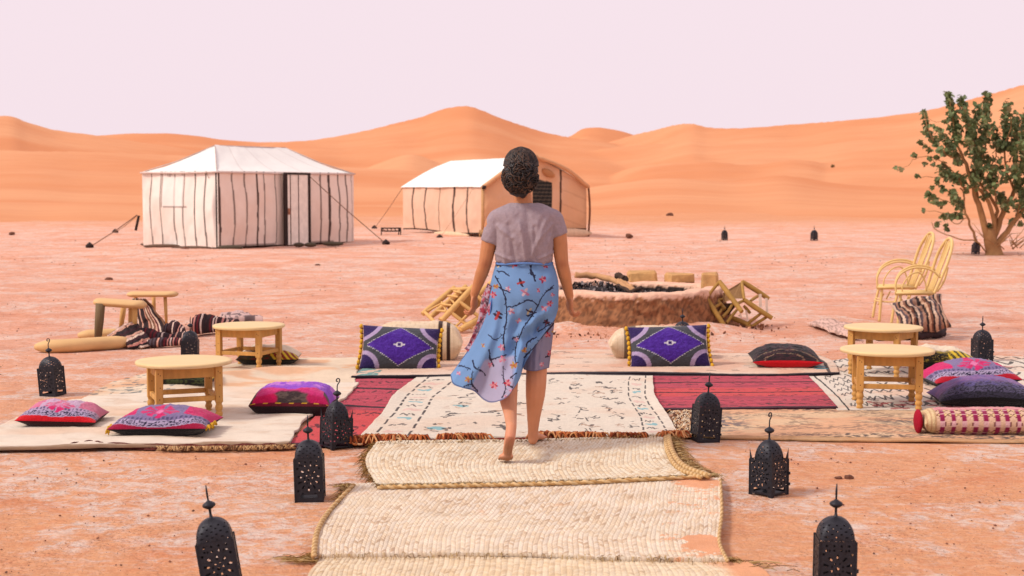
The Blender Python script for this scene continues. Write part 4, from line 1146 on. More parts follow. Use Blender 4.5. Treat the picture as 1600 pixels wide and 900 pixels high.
M_burn = mat('burnt_wood', C(88, 66, 56), bump=1, bscale=40, var=.3); M_wlog = mat('driftwood', C(215, 160, 115), bump=.8, bscale=30, var=.2)
logt('long pale log leaning out of the fire pit', [(898, 429, 15.6), (930, 431, 15.6), (958, 438, 15.4), (988, 456, 14.9)], .035, M_wlog, 1)
logt('short charred log on top of the fire pit rim', [(963, 430, 15.5), (977, 436, 15.4)], .04, M_burn, 2)
logt('charred stick lying over the embers of the fire pit', [(965, 446, 15.1), (985, 455, 14.9), (1003, 448, 15.0)], .025, M_burn, 3)
logt('driftwood branch lying behind the burnt stick', [(965, 438, 15.3), (978, 444, 15.2), (992, 455, 15.0)], .03, M_wlog, 4)
# crumbled mud at the foot of the pit
cv = []; cf = []; ccl = []
for k in range(520):
    a = cr_.uniform(PI, 2 * PI) if cr_.random() < .7 else cr_.uniform(0, 2 * PI); r = 1.08 + abs(cr_.gauss(0, .28)); s = cr_.uniform(.008, .03)
    if r > 1.5: s *= .6
    x, y = pc_.x + r * math.cos(a), pc_.y + r * math.sin(a)
    M = Euler((cr_.uniform(0, 3), cr_.uniform(0, 3), cr_.uniform(0, 6))).to_matrix(); b = len(cv)
    for d in ((1, 0, 0), (-1, .2, 0), (0, .7, 0), (.1, -.8, 0), (0, 0, .5), (0, 0, -.5)): cv.append(tuple(M @ (Vector(d) * s * cr_.uniform(.8, 1.3)) + Vector((x, y, s * .35))))
    cf += [tuple(b + q for q in t) for t in oct_f]; ccl += [cr_.choice([C(150, 96, 72), C(205, 140, 105), C(110, 74, 60), C(225, 160, 125)])] * 6
tag(mesh_obj('mud_rubble', cv, cf, M_peb, smooth=False, cols=np.array(ccl)), 'crumbled mud rubble at the foot of the fire pit wall', 'rubble', kind='stuff')
# sand heap under the pit's front
nu3, nv3 = 120, 40
U3, V3_ = np.meshgrid(np.linspace(-1, 1, nu3), np.linspace(-1, 1, nv3))
hx = pc_.x + .0 + U3 * 1.75; hy = pc_.y - .95 + V3_ * .75
hz = .13 * np.exp(-(U3 / .62) ** 4) * np.exp(-((V3_ - .15) / .42) ** 2) + (fbm(hx * 4, hy * 4, 6, 4) - .5) * .05 * np.exp(-(U3 / .7) ** 4 - (V3_ / .7) ** 4) - .02
mesh_obj('sand_heap', np.stack([hx, hy, hz], -1).reshape(-1, 3), grid_faces(nu3, nv3), M_sand)['kind'] = 'structure'
# ================================================================== LANTERNS
M_iron = mat('lantern_iron', C(46, 45, 54), rough=.5, bump=.35, bscale=60, var=.25, vscale=30, metal=.35, spec=.4)
def hole_mask(X, Z, w, h, kind):
    """X in -w/2..w/2, Z in 0..h ; True where the metal is pierced"""
    m = np.zeros(X.shape, bool)
    m |= (np.abs(X) < w * .30) & (Z > .020) & (Z < .036)
    cz = h * .52 if kind == 'plain' else h * .58
    r = np.hypot(X, (Z - cz)); a = np.arctan2(Z - cz, X)
    n = 12 if kind == 'horned' else 10
    k = np.abs(((a * n / (2 * PI)) % 1) - .5)
    m |= (r > w * .25) & (r < w * .40) & (k < .13)
    m |= (r > w * .13) & (r < w * .18) & (np.abs(((a * 8 / (2 * PI)) % 1) - .5) < .2)
    m |= r < w * .04
    for (sx, sz) in ((-1, 1), (1, 1), (-1, -1), (1, -1)):
        m |= np.hypot(X - sx * w * .38, Z - cz - sz * w * .40) < w * .035
        m |= np.hypot(X - sx * w * .22, Z - cz - sz * w * .50) < w * .03
    rows = (h * .84, h * .92) if kind == 'plain' else (h * .93,)
    for z in rows:
        for x in (-.3, -.1, .1, .3): m |= np.hypot(X - x * w, Z - z) < w * .033
    return m
def lantern_mesh_parts(kind):
    w = .126; h = .168 if kind == 'horned' else .200
    nx, nz = 60, 92; hm = h + (.050 if kind == 'horned' else .0)
    xs = np.linspace(-w / 2, w / 2, nx); zs = np.linspace(0, hm, nz)
    Xc, Zc = np.meshgrid((xs[1:] + xs[:-1]) / 2, (zs[1:] + zs[:-1]) / 2)
    hole = hole_mask(Xc, Zc, w, h, kind)
    if kind == 'horned':
        topz = h + .050 * np.clip(1 - (w / 2 - np.abs(Xc)) / .016, 0, 1) + .0
        hole |= Zc > topz
        hole |= (Zc < .018) & (np.abs(Xc) < w * .34) & (Zc < .010)
    Xv, Zv = np.meshgrid(xs, zs)
    V = np.stack([Xv, 0 * Xv, Zv], -1).reshape(-1, 3)
    fs = [f for f, hh in zip(grid_faces(nx, nz), hole.ravel()) if not hh]
    used = sorted({i for f in fs for i in f}); mp = {i: k for k, i in enumerate(used)}
    V = V[used]; fs = [tuple(mp[i] for i in f) for f in fs]
    pe = bpy.data.meshes.new('side_panel'); pe.from_pydata(V.tolist(), [], fs); pe.materials.append(M_iron)
    # dome: square at the foot turning round towards the tip, pierced
    nu, nv = 96, 40; H = .098 if kind == 'horned' else .075
    U, Vv = np.meshgrid(np.linspace(0, 2 * PI, nu, endpoint=False), np.linspace(0, 1, nv))
    s = w / 2 * .97
    prof = np.sqrt(np.clip(1 - Vv ** 2.3, 0, 1)) * .97 + .03
    pw = 9 - 6.5 * Vv ** .5 if kind == 'plain' else 4.2 - 1.6 * Vv
    den = (np.abs(np.cos(U)) ** pw + np.abs(np.sin(U)) ** pw) ** (1 / pw)
    rr_ = s * prof / den * (1.0 if kind == 'plain' else .92)
    z0 = h if kind == 'plain' else h - .01
    D = np.stack([np.cos(U) * rr_, np.sin(U) * rr_, z0 + H * Vv], -1).reshape(-1, 3)
    fs = grid_faces(nu, nv, wrap=True); keep = []
    for q, f in enumerate(fs):
        i, j = divmod(q, nu); v_ = (i + .5) / (nv - 1); 
        hx = (j % 8 in (2, 3)) and (i % 5 in (1, 2)) and v_ < .8 and v_ > .06
        if (i // 5) % 2: hx = (j % 8 in (6, 7)) and (i % 5 in (1, 2)) and v_ < .8
        if not hx: keep.append(tuple(f))
    de = bpy.data.meshes.new('dome'); de.from_pydata(D.tolist(), [], keep); de.materials.append(M_iron)
    de.polygons.foreach_set('use_smooth', [True] * len(de.polygons))
    top = z0 + H
    fm = MB(); t = top
    fm.lathe([(.012, t - .006), (.007, t), (.0045, t + .008), (.0045, t + .028), (.012, t + .031), (.021, t + .037), (.0235, t + .043), (.020, t + .049), (.010, t + .055), (.004, t + .059), (.003, t + .062)], 16)
    hk = MB(); z = t + .058; P = [(0, 0, z), (0, 0, z + .025), (.004, 0, z + .036), (.012, 0, z + .046), (.015, 0, z + .056), (.011, 0, z + .064), (.002, 0, z + .066), (-.006, 0, z + .060), (-.006, 0, z + .052), (.000, 0, z + .049), (.004, 0, z + .053)]
    hk.tube(cr(P, 36), [.0032] * 30 + [.0026] * 6, 6)
    st = MB(); z = t + .058; st.tube([(0, 0, z), (0, 0, z + .03), (.001, 0, z + .055)], [.0034, .0042, .0020], 6)
    posts = []
    for sx in (-1, 1):
        for sy in (-1, 1): posts.append(MB().box((sx * w / 2, sy * w / 2, h * .5), (.006, .006, h), None, .001))
    hinge = []
    for zz in (.05, .10): hinge.append(MB().tube([(w / 2 + .003, -w / 2 - .003, zz - .006), (w / 2 + .003, -w / 2 - .003, zz + .006)], .006, 8))
    base = MB().box((0, 0, .010), (w * .96, w * .96, .003))
    return dict(w=w, h=h, panel=pe, dome=de, finial=fm, hook=hk, spike=st, posts=posts, hinge=hinge, base=base, top=top)
LP_ = {k: lantern_mesh_parts(k) for k in ('plain', 'horned')}
def make_lantern(kind, tip):
    P = LP_[kind]; r = root('iron_lantern', (0, 0, 0), 'x', 'lantern', 'pierced iron lanterns standing about the camp')
    for k in range(4):
        o = bpy.data.objects.new('side_panel', P['panel']); COL.objects.link(o); o.parent = r
        a = k * PI / 2; o.rotation_euler = (0, 0, a); o.location = (math.sin(a) * P['w'] / 2, -math.cos(a) * P['w'] / 2, 0)
    o = bpy.data.objects.new('dome', P['dome']); COL.objects.link(o); o.parent = r
    [pm.build('corner_post', M_iron, r, sharp=30) for pm in P['posts']]; [hm_.build('hinge', M_iron, r, sharp=30) for hm_ in P['hinge']]; P['base'].build('floor_plate', M_iron, r, smooth=False)
    P['finial'].build('finial', M_iron, r); P[tip].build('hook', M_iron, r)
    return r
protos = {}
def lantern(label, px, py, kind, tip, yaw, lean=(0, 0), s=1.0, z=0.0):
    key = (kind, tip)
    if key not in protos: protos[key] = o = make_lantern(kind, tip)
    else: o = copy_tree(protos[key])
    p = G(px, py); o.location = (p.x, p.y, z - .004); o.rotation_euler = (R(lean[1]), R(lean[0]), R(yaw)); o.scale = (s, s, s)
    o['label'] = label; return o
lantern('nearest left black iron lantern, leaning left and cut by the bottom of the picture', 351, 927, 'plain', 'spike', 10, (-9, -3))
lantern('nearest right black iron lantern, cut by the bottom of the picture', 1303, 926, 'plain', 'spike', -4, (0.5, 0))
lantern('black lantern with straight sides standing on bare sand left of the mats', 485, 779, 'plain', 'spike', 4, (-1.5, 0), 1.0)
lantern('horned black lantern with a curled hook on the edge of the left red rug', 525, 699, 'horned', 'hook', 38, (2.5, -1), 1.0)
lantern('horned black lantern with a curled hook standing alone on the sand right of the mats', 1201, 771, 'horned', 'hook', 43, (0, 0))
lantern('black lantern leaning right at the corner between the white rug and the tan rug', 1101, 688, 'plain', 'spike', 12, (4, 0))
lantern('black lantern with a hook standing on the sand behind the red and pink cushion', 83, 617, 'plain', 'hook', -16, (-5, 0), .98)
lantern('black lantern half hidden behind the round table top at left', 297, 569, 'plain', 'spike', 6, (1, 0))
lantern('black lantern standing behind the stacked cushions at far right', 1534, 567, 'plain', 'spike', 8, (0, 0))
lantern('black lantern hidden behind the right purple cushion with only its tip showing', 1066, 551, 'plain', 'spike', 20, (0, 0))
lantern('small distant black lantern alone on the plain, nearer the second tent', 1132, 375, 'plain', 'spike', 15, s=1.05)
lantern('small distant black lantern alone on the plain, nearer the tree', 1272, 376, 'plain', 'spike', 25, s=1.1)
lantern('black lantern leaning at the foot of the tree', 1524, 397, 'plain', 'hook', 15, (3, 0), s=1.0)

# ================================================================== TABLES
M_wood = mat('honey_wood', C(222, 162, 88), rough=.6, bump=.35, bscale=30, var=.22, vscale=14, stretch=(1, 1, .15), spec=.3)
M_top = mat('table_top', C(250, 214, 158), rough=.55, bump=.2, bscale=14, var=.12, vscale=9, stretch=(.2, 1, 1), spec=.3)
M_knot = mat('knot_wood', C(120, 78, 46), bump=0)
def make_table():
    t = root('round_table', (0, 0, 0), 'x', 'table', 'low round wooden tables')
    Rt = .292; H = .36; s = .355 / 2
    MB().lathe([(Rt - .02, H - .024), (Rt - .004, H - .022), (Rt, H - .014), (Rt, H - .006), (Rt - .005, H), (Rt - .03, H + .001), (.02, H + .001)], 56).build('table_top', M_top, t, sharp=50)
    for sx in (-1, 1):
        for sy in (-1, 1):
            MB().box((sx * s, sy * s, .225), (.044, .044, .22), None, .003).build('leg', M_wood, t, sharp=30)
            l = t.children[-1]
            MB().lathe([(.014, 0), (.019, .004), (.021, .014), (.017, .022), (.016, .027), (.022, .035), (.023, .046), (.018, .056), (.016, .062), (.021, .068), (.0235, .080), (.022, .094), (.017, .103), (.020, .108), (.0215, .116)], 14, (sx * s, sy * s, 0)).build('turned_foot', M_wood, l)
    for k in range(4):
        a = k * PI / 2; M = Matrix.Rotation(a, 3, 'Z')
        MB().box(M @ Vector((0, -s + .004, .302)), (2 * s - .044, .018, .064), M, .002).build('apron_board', M_wood, t, sharp=30)
        MB().box(M @ Vector((0, -s, .142)), (2 * s - .044, .024, .030), M, .003).build('stretcher', M_wood, t, sharp=30)
    kn = MB()
    rr = random.Random(3)
    for sx in (-1, 1):
        for sy in (-1, 1):
            for (dx, z) in ((-.006, .305), (.006, .295), (0, .15), (.004, .22)): kn.ell((sx * s + dx, sy * s - .0215, z), (.0032, .0016, .0045), 8)
    kn.build('nail_marks', M_knot, t)
    return t
tab = make_table()
for i, (lab, px, py, yaw, sc) in enumerate((
    ('front left low round table behind the dark paisley cushion', 287.5, 566, 22, .99), ('smaller looking round table at back left in front of the striped blanket', 389, 509, -17, .955),
    ('front right low round table on the speckled rug edge', 1386, 548, -9, 1.02), ('rear right low round table standing behind another table', 1380, 512.5, -36, 1.0))):
    o = tab if i == 0 else copy_tree(tab)
    p = G(px, py, .36 * sc); o.location = (p.x, p.y, .014 if i != 1 else .01); o.rotation_euler = (0, 0, R(yaw)); o.scale = (sc, sc, sc); o['label'] = lab

# ================================================================== CUSHIONS
M_cush = mat('cushion_cloth', attr=True, rough=.9, bump=.7, bscale=120, var=.10, vscale=50, sheen=.15, spec=.08)
def pillow(name, label, loc, w, d, h, yaw, colf, pitch=0, roll=0, n=110, seam=None, pinch=.06, m=None, lump=.10, seed=1, bolster=False, pw=2.4, cat='cushion', droop=0):
    a = np.sin(np.linspace(-PI / 2, PI / 2, n)); nb = int(n * max(.6, d / w) * 1.0)
    A, B = np.meshgrid(a, np.sin(np.linspace(-PI / 2, PI / 2, nb)))
    V = []; cols = []; BQ = B
    if pitch < 10 and not bolster:
        bq = B[:, :1]; q_ = np.maximum.accumulate(h * .82 * np.clip(1 - np.abs(bq) ** pw, 0, 1) ** .60 + .17 * d / 2 * (bq + 1), axis=0); BQ = (q_ / q_.max() * 2 - 1) + 0.25 * np.clip(bq - .6, 0, 1) + 0 * A
    for sgn in (1, -1):
        T = np.clip((1 - np.abs(A) ** pw) * (1 - np.abs(B) ** (2.6 if bolster else pw)), 0, 1) ** (.60 if pitch < 10 and not bolster else .52)
        if not bolster and pitch < 10: T = T * (1.5 if sgn > 0 else 1.2)
        x = w / 2 * A * (1 - pinch * (1 - B ** 2) * A ** 2); y = d / 2 * B * (1 - pinch * (1 - A ** 2) * B ** 2)
        z = sgn * h / 2 * T * (1 + (fbm(A * 2.5 + 5 * sgn, B * 2.5, seed, 3) - .5) * lump * 4)
        z += np.where(T > 0.02, (fbm(A * 11, B * 11 + sgn, seed + 4, 3) - .5) * .012 * T, 0) - droop * A ** 2 * h
        V.append(np.stack([x, y, z], -1).reshape(-1, 3)); cols.append(colf(A, BQ if sgn > 0 else B, sgn).reshape(-1, 3))
    fs = grid_faces(n, nb) + [tuple(reversed(f)) for f in grid_faces(n, nb, n * nb)]
    V = np.vstack(V); cc = np.vstack(cols)
    # weld the two faces at the seam
    bi = list(range(n)) + [i * n + n - 1 for i in range(1, nb)] + [(nb - 1) * n + j for j in range(n - 2, -1, -1)] + [i * n for i in range(nb - 2, 0, -1)]
    off = n * nb; mp = {off + i: i for i in bi}
    fs = [tuple(mp.get(i, i) for i in f) for f in fs]
    r = root(name, loc, label, cat, rot=(R(pitch), R(roll), R(yaw)))
    mesh_obj('cover', V, fs, m or M_cush, r, cols=cc)
    if seam is not None:
        MB().tube([V[i] for i in bi] + [V[bi[0]]], .004, 5).build('piping', seam, r)
    return r, w, d, h
def noise_mix(A, B, seed, f=14, a=.5, b=.56): return sstep(a, b, fbm(A * f, B * f, seed, 3))
def paisley(dark, light, A, B, seed):
    """filigree: light curls on a dark ground"""
    q = fbm(A * 6, B * 6, seed, 3) * 34 + fbm(A * 16, B * 16, seed + 3, 2) * 8
    return blend(solid(dark, A), np.abs(np.sin(q)) > .62, light)
NV = C(38, 32, 62); LI = C(190, 170, 205); PK = C(222, 40, 112); RD = C(222, 28, 42); MG = C(200, 26, 96); BK = C(28, 26, 30)
def cush_moroccan(top, edge, pale, under, lim, seed, pkx=.28):
    def f(A, B, s):
        c = solid(edge, A)
        # big arched band, centred towards the back edge
        arc = B + 1.0 - .55 * (A ** 2) * (1.6 if not pale else 1)
        c = blend(c, (arc > lim), LI)
        f_ = paisley(NV, LI, A * 1.2, B, seed)
        m1 = ((arc > lim + .06) & (arc < lim + .50)).astype(float)[..., None]
        c = c * (1 - m1) + f_ * m1
        c = blend(c, (arc > lim + .55) & (arc < lim + .82) & (np.sin(A * 90) > -.3), C(150, 140, 178))
        c = blend(c, (arc > lim + .55), C(196, 160, 196) if pale else C(140, 120, 165))
        c = blend(c, (arc > lim + .60) & (arc < lim + .8) & (np.sin(A * 70) > 0), C(90, 80, 120))
        st = np.abs(A) * 1.5 + np.abs(B - .45) * 1.0
        c = blend(c, (st < .62) & (np.sin(np.arctan2(B - .45, A) * 8) > -.7), top)
        c = blend(c, (st < .16), C(235, 130, 180))
        c = blend(c, (np.abs(A) > .5) & (B > .35) & (arc > lim + .85), top)
        if pale: c = blend(c, sstep(.1, .8, B) * .35, C(246, 200, 222))
        if s < 0: c = solid(under, A)
        return c
    return f
pips = {}
def zrest(loc, z): loc.z = z; return loc
pillow('cushion', 'red cushion with a pink and navy filigree arch at far left', zrest(G(99, 655, .05), .068), .46, .40, .125, 4, cush_moroccan(PK, RD, True, C(60, 30, 34), .42, 3), seed=3, roll=2, pitch=0)
MB_ = MB()
c2, _, _, _ = pillow('cushion', 'magenta and navy paisley cushion with yellow tassels in front of the round table', zrest(G(260, 668, .05), .075), .56, .40, .135, -3, cush_moroccan(PK, C(170, 28, 68), False, BK, .10, 9), seed=6, lump=.07, roll=-1)
M_yel = mat('yellow_wool', C(238, 178, 52), bump=.8, bscale=90, var=.2); M_mar = mat('maroon_wool', C(120, 26, 40), bump=.8, bscale=90, var=.2)
def tassels(par, pts, m, r=.012, L=.04):
    for k, p in enumerate(pts):
        mm = m[k % len(m)]; mb = MB(); rs = random.Random(k)
        for q in range(9):
            d = Vector((rs.uniform(-.5, .5), rs.uniform(-.5, .5), rs.uniform(-1, -.3))) * L
            mb.tube([p, Vector(p) + d * .5, Vector(p) + d], [r * .4, r * .45, r * .2], 5)
        mb.build('tassel', mm, par)
tassels(c2, [(-.28, -.16, .01), (-.285, -.10, .012), (-.28, -.03, .01), (-.275, -.19, 0), (.28, -.14, .01), (.285, -.07, .01), (.28, 0, .01)], [M_yel], .014, .035)
def c_mag(A, B, s):
    c = solid(C(70, 56, 58), A)
    l = ((A + .62) / .33) ** 2 + ((B + .45) / .62) ** 2; r = ((A - .72) / .30) ** 2 + ((B + .35) / .55) ** 2
    c = blend(c, noise_mix(A, B, 2, 9, .45, .6) * .5, C(130, 108, 100))
    c = blend(c, (1 - sstep(.7, 1.2, l)) * .95, C(214, 20, 90)); c = blend(c, (1 - sstep(.7, 1.2, r)) * .9, C(200, 24, 96))
    m_ = sstep(-.05, .15, B - .15 * np.cos(A * 5)); c = blend(c, m_ * (np.abs(A) < .85), C(220, 60, 130))
    c = blend(c, sstep(.35, .5, B + .1 * np.cos(A * 4)), C(160, 80, 215)); c = blend(c, sstep(.6, .8, B) * noise_mix(A, B, 6, 7), C(214, 130, 226))
    c = blend(c, (A < -.9) * .8, C(46, 40, 46))
    c = blend(c, (B < -.72) * .9, C(110, 24, 44))
    c = blend(c, (np.abs(B + .78) < .055) & (np.sin(A * 20 + .5) > .25), C(244, 196, 50))
    return c if s > 0 else solid(C(48, 30, 34), A)
c3, _, _, _ = pillow('cushion', 'magenta, violet and grey cushion with yellow dashes, behind the horned lantern', zrest(G(461, 634, .05), .078), .50, .42, .15, -2, c_mag, seed=9, lump=.06, pw=5)
def c_ylw(seed, greenish):
    def f(A, B, s):
        c = solid(C(70, 62, 40), A)
        c = blend(c, noise_mix(A, B, seed, 10) * .8, C(190, 160, 70) if greenish else C(120, 40, 36))
        rad = np.abs(np.sin(np.arctan2(B + .3, A + .4) * 12)); c = blend(c, (np.hypot(A + .4, B + .3) < .4) & (rad > .5), C(36, 34, 40))
        c = blend(c, (A > .1) & (np.sin(A * 30 + B * 6) > .1), C(240, 200, 60)); c = blend(c, (A > .2) & (np.sin(A * 30 + B * 6) < -.5), C(170, 60, 50) if not greenish else C(90, 84, 50))
        c = blend(c, sstep(.15, .45, B), C(250, 226, 200))
        return c if s > 0 else solid(C(48, 44, 36), A)
    return f
pillow('cushion', 'patchy yellow, red and dark cushion lying beneath the back left table', zrest(G(421, 562, .04), .065), .50, .42, .13, 5, c_ylw(4, False), seed=12)
def c_pom(A, B, s):
    c = solid(C(40, 40, 36), A); c = blend(c, noise_mix(A, B, 5, 12) * .7, C(90, 100, 60))
    c = blend(c, (B > .0) & (np.sin(A * 26) > 0), C(240, 190, 55)); c = blend(c, (B > .0) & (np.sin(A * 26) < -.5), C(160, 30, 40)); return c
pillow('cushion', 'dark cushion with yellow and red edging seen between the legs of the front left table', zrest(G(292, 597, .04), .075), .42, .36, .13, 0, c_pom, seed=14)
# black and red cushion
def c_blk(A, B, s):
    c = solid(C(44, 38, 42), A)
    for k, rr_ in enumerate((.55, .95)):
        d = np.hypot((A + .1) / 1.0, (B + .6) / 1.0); c = blend(c, (np.abs(d - rr_) < .04) & (fbm(A * 30, B * 30, 2) > .45), C(150, 118, 96))
    c = blend(c, noise_mix(A, B, 8, 8) * .4, C(92, 50, 60)); c = blend(c, B < -.80, C(226, 28, 42))
    return c if s > 0 else blend(solid(C(40, 42, 40), A), B < -.82, C(226, 28, 42))
pillow('cushion', 'black cushion with a bright red edge on the far rug between purple cushion and tables', zrest(G(1226, 567, .05), .088), .54, .42, .15, -4, c_blk, seed=17, lump=.05, pitch=3)
# right hand stack
pillow('cushion', 'green, black and yellow patterned cushion behind the other cushions at right', zrest(G(1466, 568, .05), .085), .50, .40, .145, 2, c_ylw(24, True), seed=20)
pillow('cushion', 'purple filigree cushion with red edges, second from the back of the right row', zrest(G(1512, 594, .05), .085), .62, .46, .155, 3, cush_moroccan(PK, C(196, 26, 50), False, BK, .25, 12), seed=22, lump=.06, roll=-2, droop=.1)
def c_dark(A, B, s):
    c = paisley(C(40, 36, 52), C(88, 80, 110), A * 1.3, B, 31)
    c = blend(c, sstep(.3, .75, B) * .8, C(156, 108, 172)); c = blend(c, (B > .15) * noise_mix(A, B, 4, 16) * .6, C(110, 96, 160)); c = blend(c, (B < -.45) * .7, C(34, 32, 40)); return c if s > 0 else solid(BK, A)
pillow('cushion', 'dark charcoal cushion fading to lilac, wedged behind the pink bolster', zrest(G(1538, 622, .05), .085), .66, .42, .145, -5, c_dark, seed=25, lump=.05, droop=.22)
def c_bol(A, B, s):
    th = B
    c = solid(C(240, 196, 166), A)
    band = np.abs(A) < .80
    bars = np.sin(A * 34) > .15
    c = blend(c, band & bars, C(158, 34, 84)); 
    cell = (A * 34 / (2 * PI)) % 1
    dia = np.abs(((A * 34 / (2 * PI) + .25) % 1) - .5) * 2 + np.abs(((B * 3.2) % 1) - .5) * 2
    c = blend(c, band & (~bars) & (dia < 1.0), C(244, 208, 150)); c = blend(c, band & (~bars) & (np.abs(dia - 1.05) < .12), C(120, 50, 50))
    c = blend(c, band & bars & (np.abs(((B * 4) % 1) - .5) > .42), C(244, 190, 196))
    c = blend(c, band * sstep(-.45, -.3, B) * (s > 0), C(238, 166, 166)); c = blend(c, (B > -.4) * (s > 0) * noise_mix(A, B, 3, 20) * .5, C(220, 110, 130))
    c = blend(c, np.abs(A) > .80, C(238, 206, 158)); c = blend(c, (np.abs(A) > .80) & (np.sin(A * 90) > .2), C(214, 170, 130))
    return c
bol, _, _, _ = pillow('bolster', 'pink woven bolster cushion with plum bars and cream diamonds at front right', zrest(G(1528, 660, .07), .078), .66, .24, .15, -2, c_bol, seed=28, bolster=True, pw=10, pinch=.03, lump=.04)
mb = MB(); mb.ell((-.345, -.02, 0), (.022, .07, .07), 16); mb.build('end_frill', mat('crimson_wool', C(176, 14, 46), bump=.6, bscale=90), bol)
# purple cushions leaning on round cream cushions
def c_purple(A, B, s):
    P1 = C(78, 40, 148); P2 = C(52, 36, 90); GY = C(78, 78, 86); LL = C(190, 165, 205); WH = C(225, 215, 225)
    if s < 0: return solid(P2, A)
    c = solid(GY, A)
    d = np.abs(A) * .98 + np.abs(B) * .98 + .22 * np.abs(A * B)
    c = blend(c, d < .86, P1); c = blend(c, (d < .86) & (fbm(A * 50, B * 50, 3, 2) > .55), C(92, 52, 168))
    c = blend(c, (np.abs(d - .885) < .022) & (np.sin((A - B * np.sign(A * B)) * 60) > -.1), WH)
    e = np.hypot((np.abs(A) - 1.08) / .66, (np.abs(B) - 1.08) / .95)
    c = blend(c, e < .92, LL); c = blend(c, e < .74, P2); c = blend(c, (e < .74) & (fbm(A * 50, B * 50, 5, 2) > .6), C(64, 44, 108))
    r = np.hypot(A / .10, B / .12); c = blend(c, (r < 1), WH); c = blend(c, r < .55, P1); c = blend(c, (np.abs(A) < .14) & (np.abs(B) < .03), WH); c = blend(c, r < .4, P2)
    return c
def c_cream(stripe):
    def f(A, B, s):
        c = solid(C(250, 222, 192), A); c = blend(c, noise_mix(A, B, 6, 3, .4, .7) * .4, C(240, 196, 150))
        c = blend(c, (np.sin(A * 60 + B * 4) > .9) * .25, C(200, 150, 110))
        if stripe: c = blend(c, ((np.abs(A - .52) < .055) | (np.abs(A - .70) < .05)) * (B < .25), C(70, 46, 38))
        else: c = blend(c, ((np.abs(A + .60) < .12)) * (B < .3) * .85, C(96, 72, 52))
        return c
    return f
def purple(label, px, py, w, d, roll, seed):
    p = G(px, py, .03); p.z = .175
    r, _, _, _ = pillow('cushion', label, p, w, d, .20, 0, c_purple, pitch=64, roll=roll, seed=seed, lump=.03, pinch=.05, n=150)
    for sd in (-1, 1):
        n = 9
        for k in range(n):
            b = -.95 + 1.9 * k / (n - 1); x = sd * w / 2 * (1 - .05 * (1 - b * b)) + sd * .014
            y = d / 2 * b * .98
            MB().tube([(x, y - .017, 0), (x + sd * .004, y, .002), (x, y + .017, 0)], [.010, .015, .010], 8).build('tassel', M_yel, r)
            if k < n - 1: MB().tube([(x, y + .018, 0), (x, y + .03, 0)], [.010, .009], 6).build('tassel', M_mar, r)
    return r
purple('purple and grey diamond cushion with yellow tassels standing left of the woman', 625, 574, .60, .36, 3, 31)
purple('purple and grey diamond cushion with yellow tassels standing right of the woman', 1045, 571, .62, .35, -2, 35)
def roundc(label, px, py, w, seed, st, h=.34):
    p = G(px, py, .0); p.z = h / 2 - .01; p.y += .10
    pillow('bolster', label, p, w, .30, h, 0, c_cream(st), seed=seed, bolster=True, pw=5, pinch=.02, lump=.03)
roundc('cream bolster with two dark stripes behind the left purple cushion', 652, 570, .72, 41, True, .35)
roundc('cream bolster with a brown woven band behind the right purple cushion', 1030, 567, .80, 44, False, .30)

# ================================================================== FURNITURE OF POLES
M_log = mat('peeled_pole', C(236, 184, 116), rough=.7, bump=.5, bscale=24, var=.16, vscale=9, spec=.2)
M_olv = mat('olive_pole', C(186, 140, 72), rough=.7, bump=.5, bscale=24, var=.2, vscale=9, spec=.2)
M_rat = mat('rattan', C(255, 212, 140), rough=.5, bump=.3, bscale=30, var=.1, vscale=9, spec=.35)
def poles(parent, name, lst, r, m, Y):
    for (x0, y0, d0, x1, y1, d1) in lst:
        a, b = W(x0, y0, Y + d0), W(x1, y1, Y + d1); a.z = max(a.z, r * .7); b.z = max(b.z, r * .7)
        rs = random.Random(int(x0 * 7 + y0)); MB().tube(cr([a, (a + b) / 2 + Vector((rs.uniform(-.006, .006), 0, rs.uniform(-.006, .006))), b], 7), [r * .85, r, r * 1.04, r, r, r * .97, r * .85], 9).build(name, m, parent, local=False, sharp=60)
# toppled pole chair at left
Yc = 14.2
tc1 = root('pole_chair', G(715, 520), 'toppled chair of pale peeled poles beside the left hand of the woman', 'chair')
poles(tc1, 'rail', [(660, 491, .25, 711, 449, .45), (672, 496, .1, 729, 447, .3), (690, 501, -.15, 740, 447, .05)], .030, M_log, Yc)
poles(tc1, 'rail', [(720, 526, -.2, 762, 489, 0)], .034, M_log, Yc)
poles(tc1, 'crossbar', [(664, 488, .25, 680, 504, -.05), (706, 452, .4, 738, 450, .1), (686, 497, -.12, 722, 525, -.2), (702, 486, -.1, 738, 513, -.15), (716, 470, -.05, 752, 497, -.1), (735, 452, .05, 767, 484, 0)], .019, M_log, Yc)
poles(tc1, 'spindle', [(681, 486, .1, 697, 487, -.1), (690, 475, .12, 706, 477, -.05), (700, 462, .15, 716, 464, 0), (709, 455, .3, 722, 458, .1), (712, 510, -.15, 732, 490, -.1), (722, 500, -.15, 735, 486, -.1), (690, 472, .2, 700, 490, 0), (702, 465, .2, 714, 480, 0), (668, 486, .2, 700, 470, .2)], .012, M_log, Yc)
poles(tc1, 'rail', [(745, 462, .6, 776, 434, .8), (752, 470, .3, 772, 462, .6)], .030, M_log, Yc)
MB().box((W(722, 472, Yc + .25) + W(735, 478, Yc + .25)) / 2, (.34, .03, .22), Euler((R(10), R(-42), 0)), .005).build('seat_board', mat('seat_board_wood', C(190, 140, 84), bump=.5, bscale=20), tc1, local=False, sharp=30)  # board in one even brown, darker than the poles
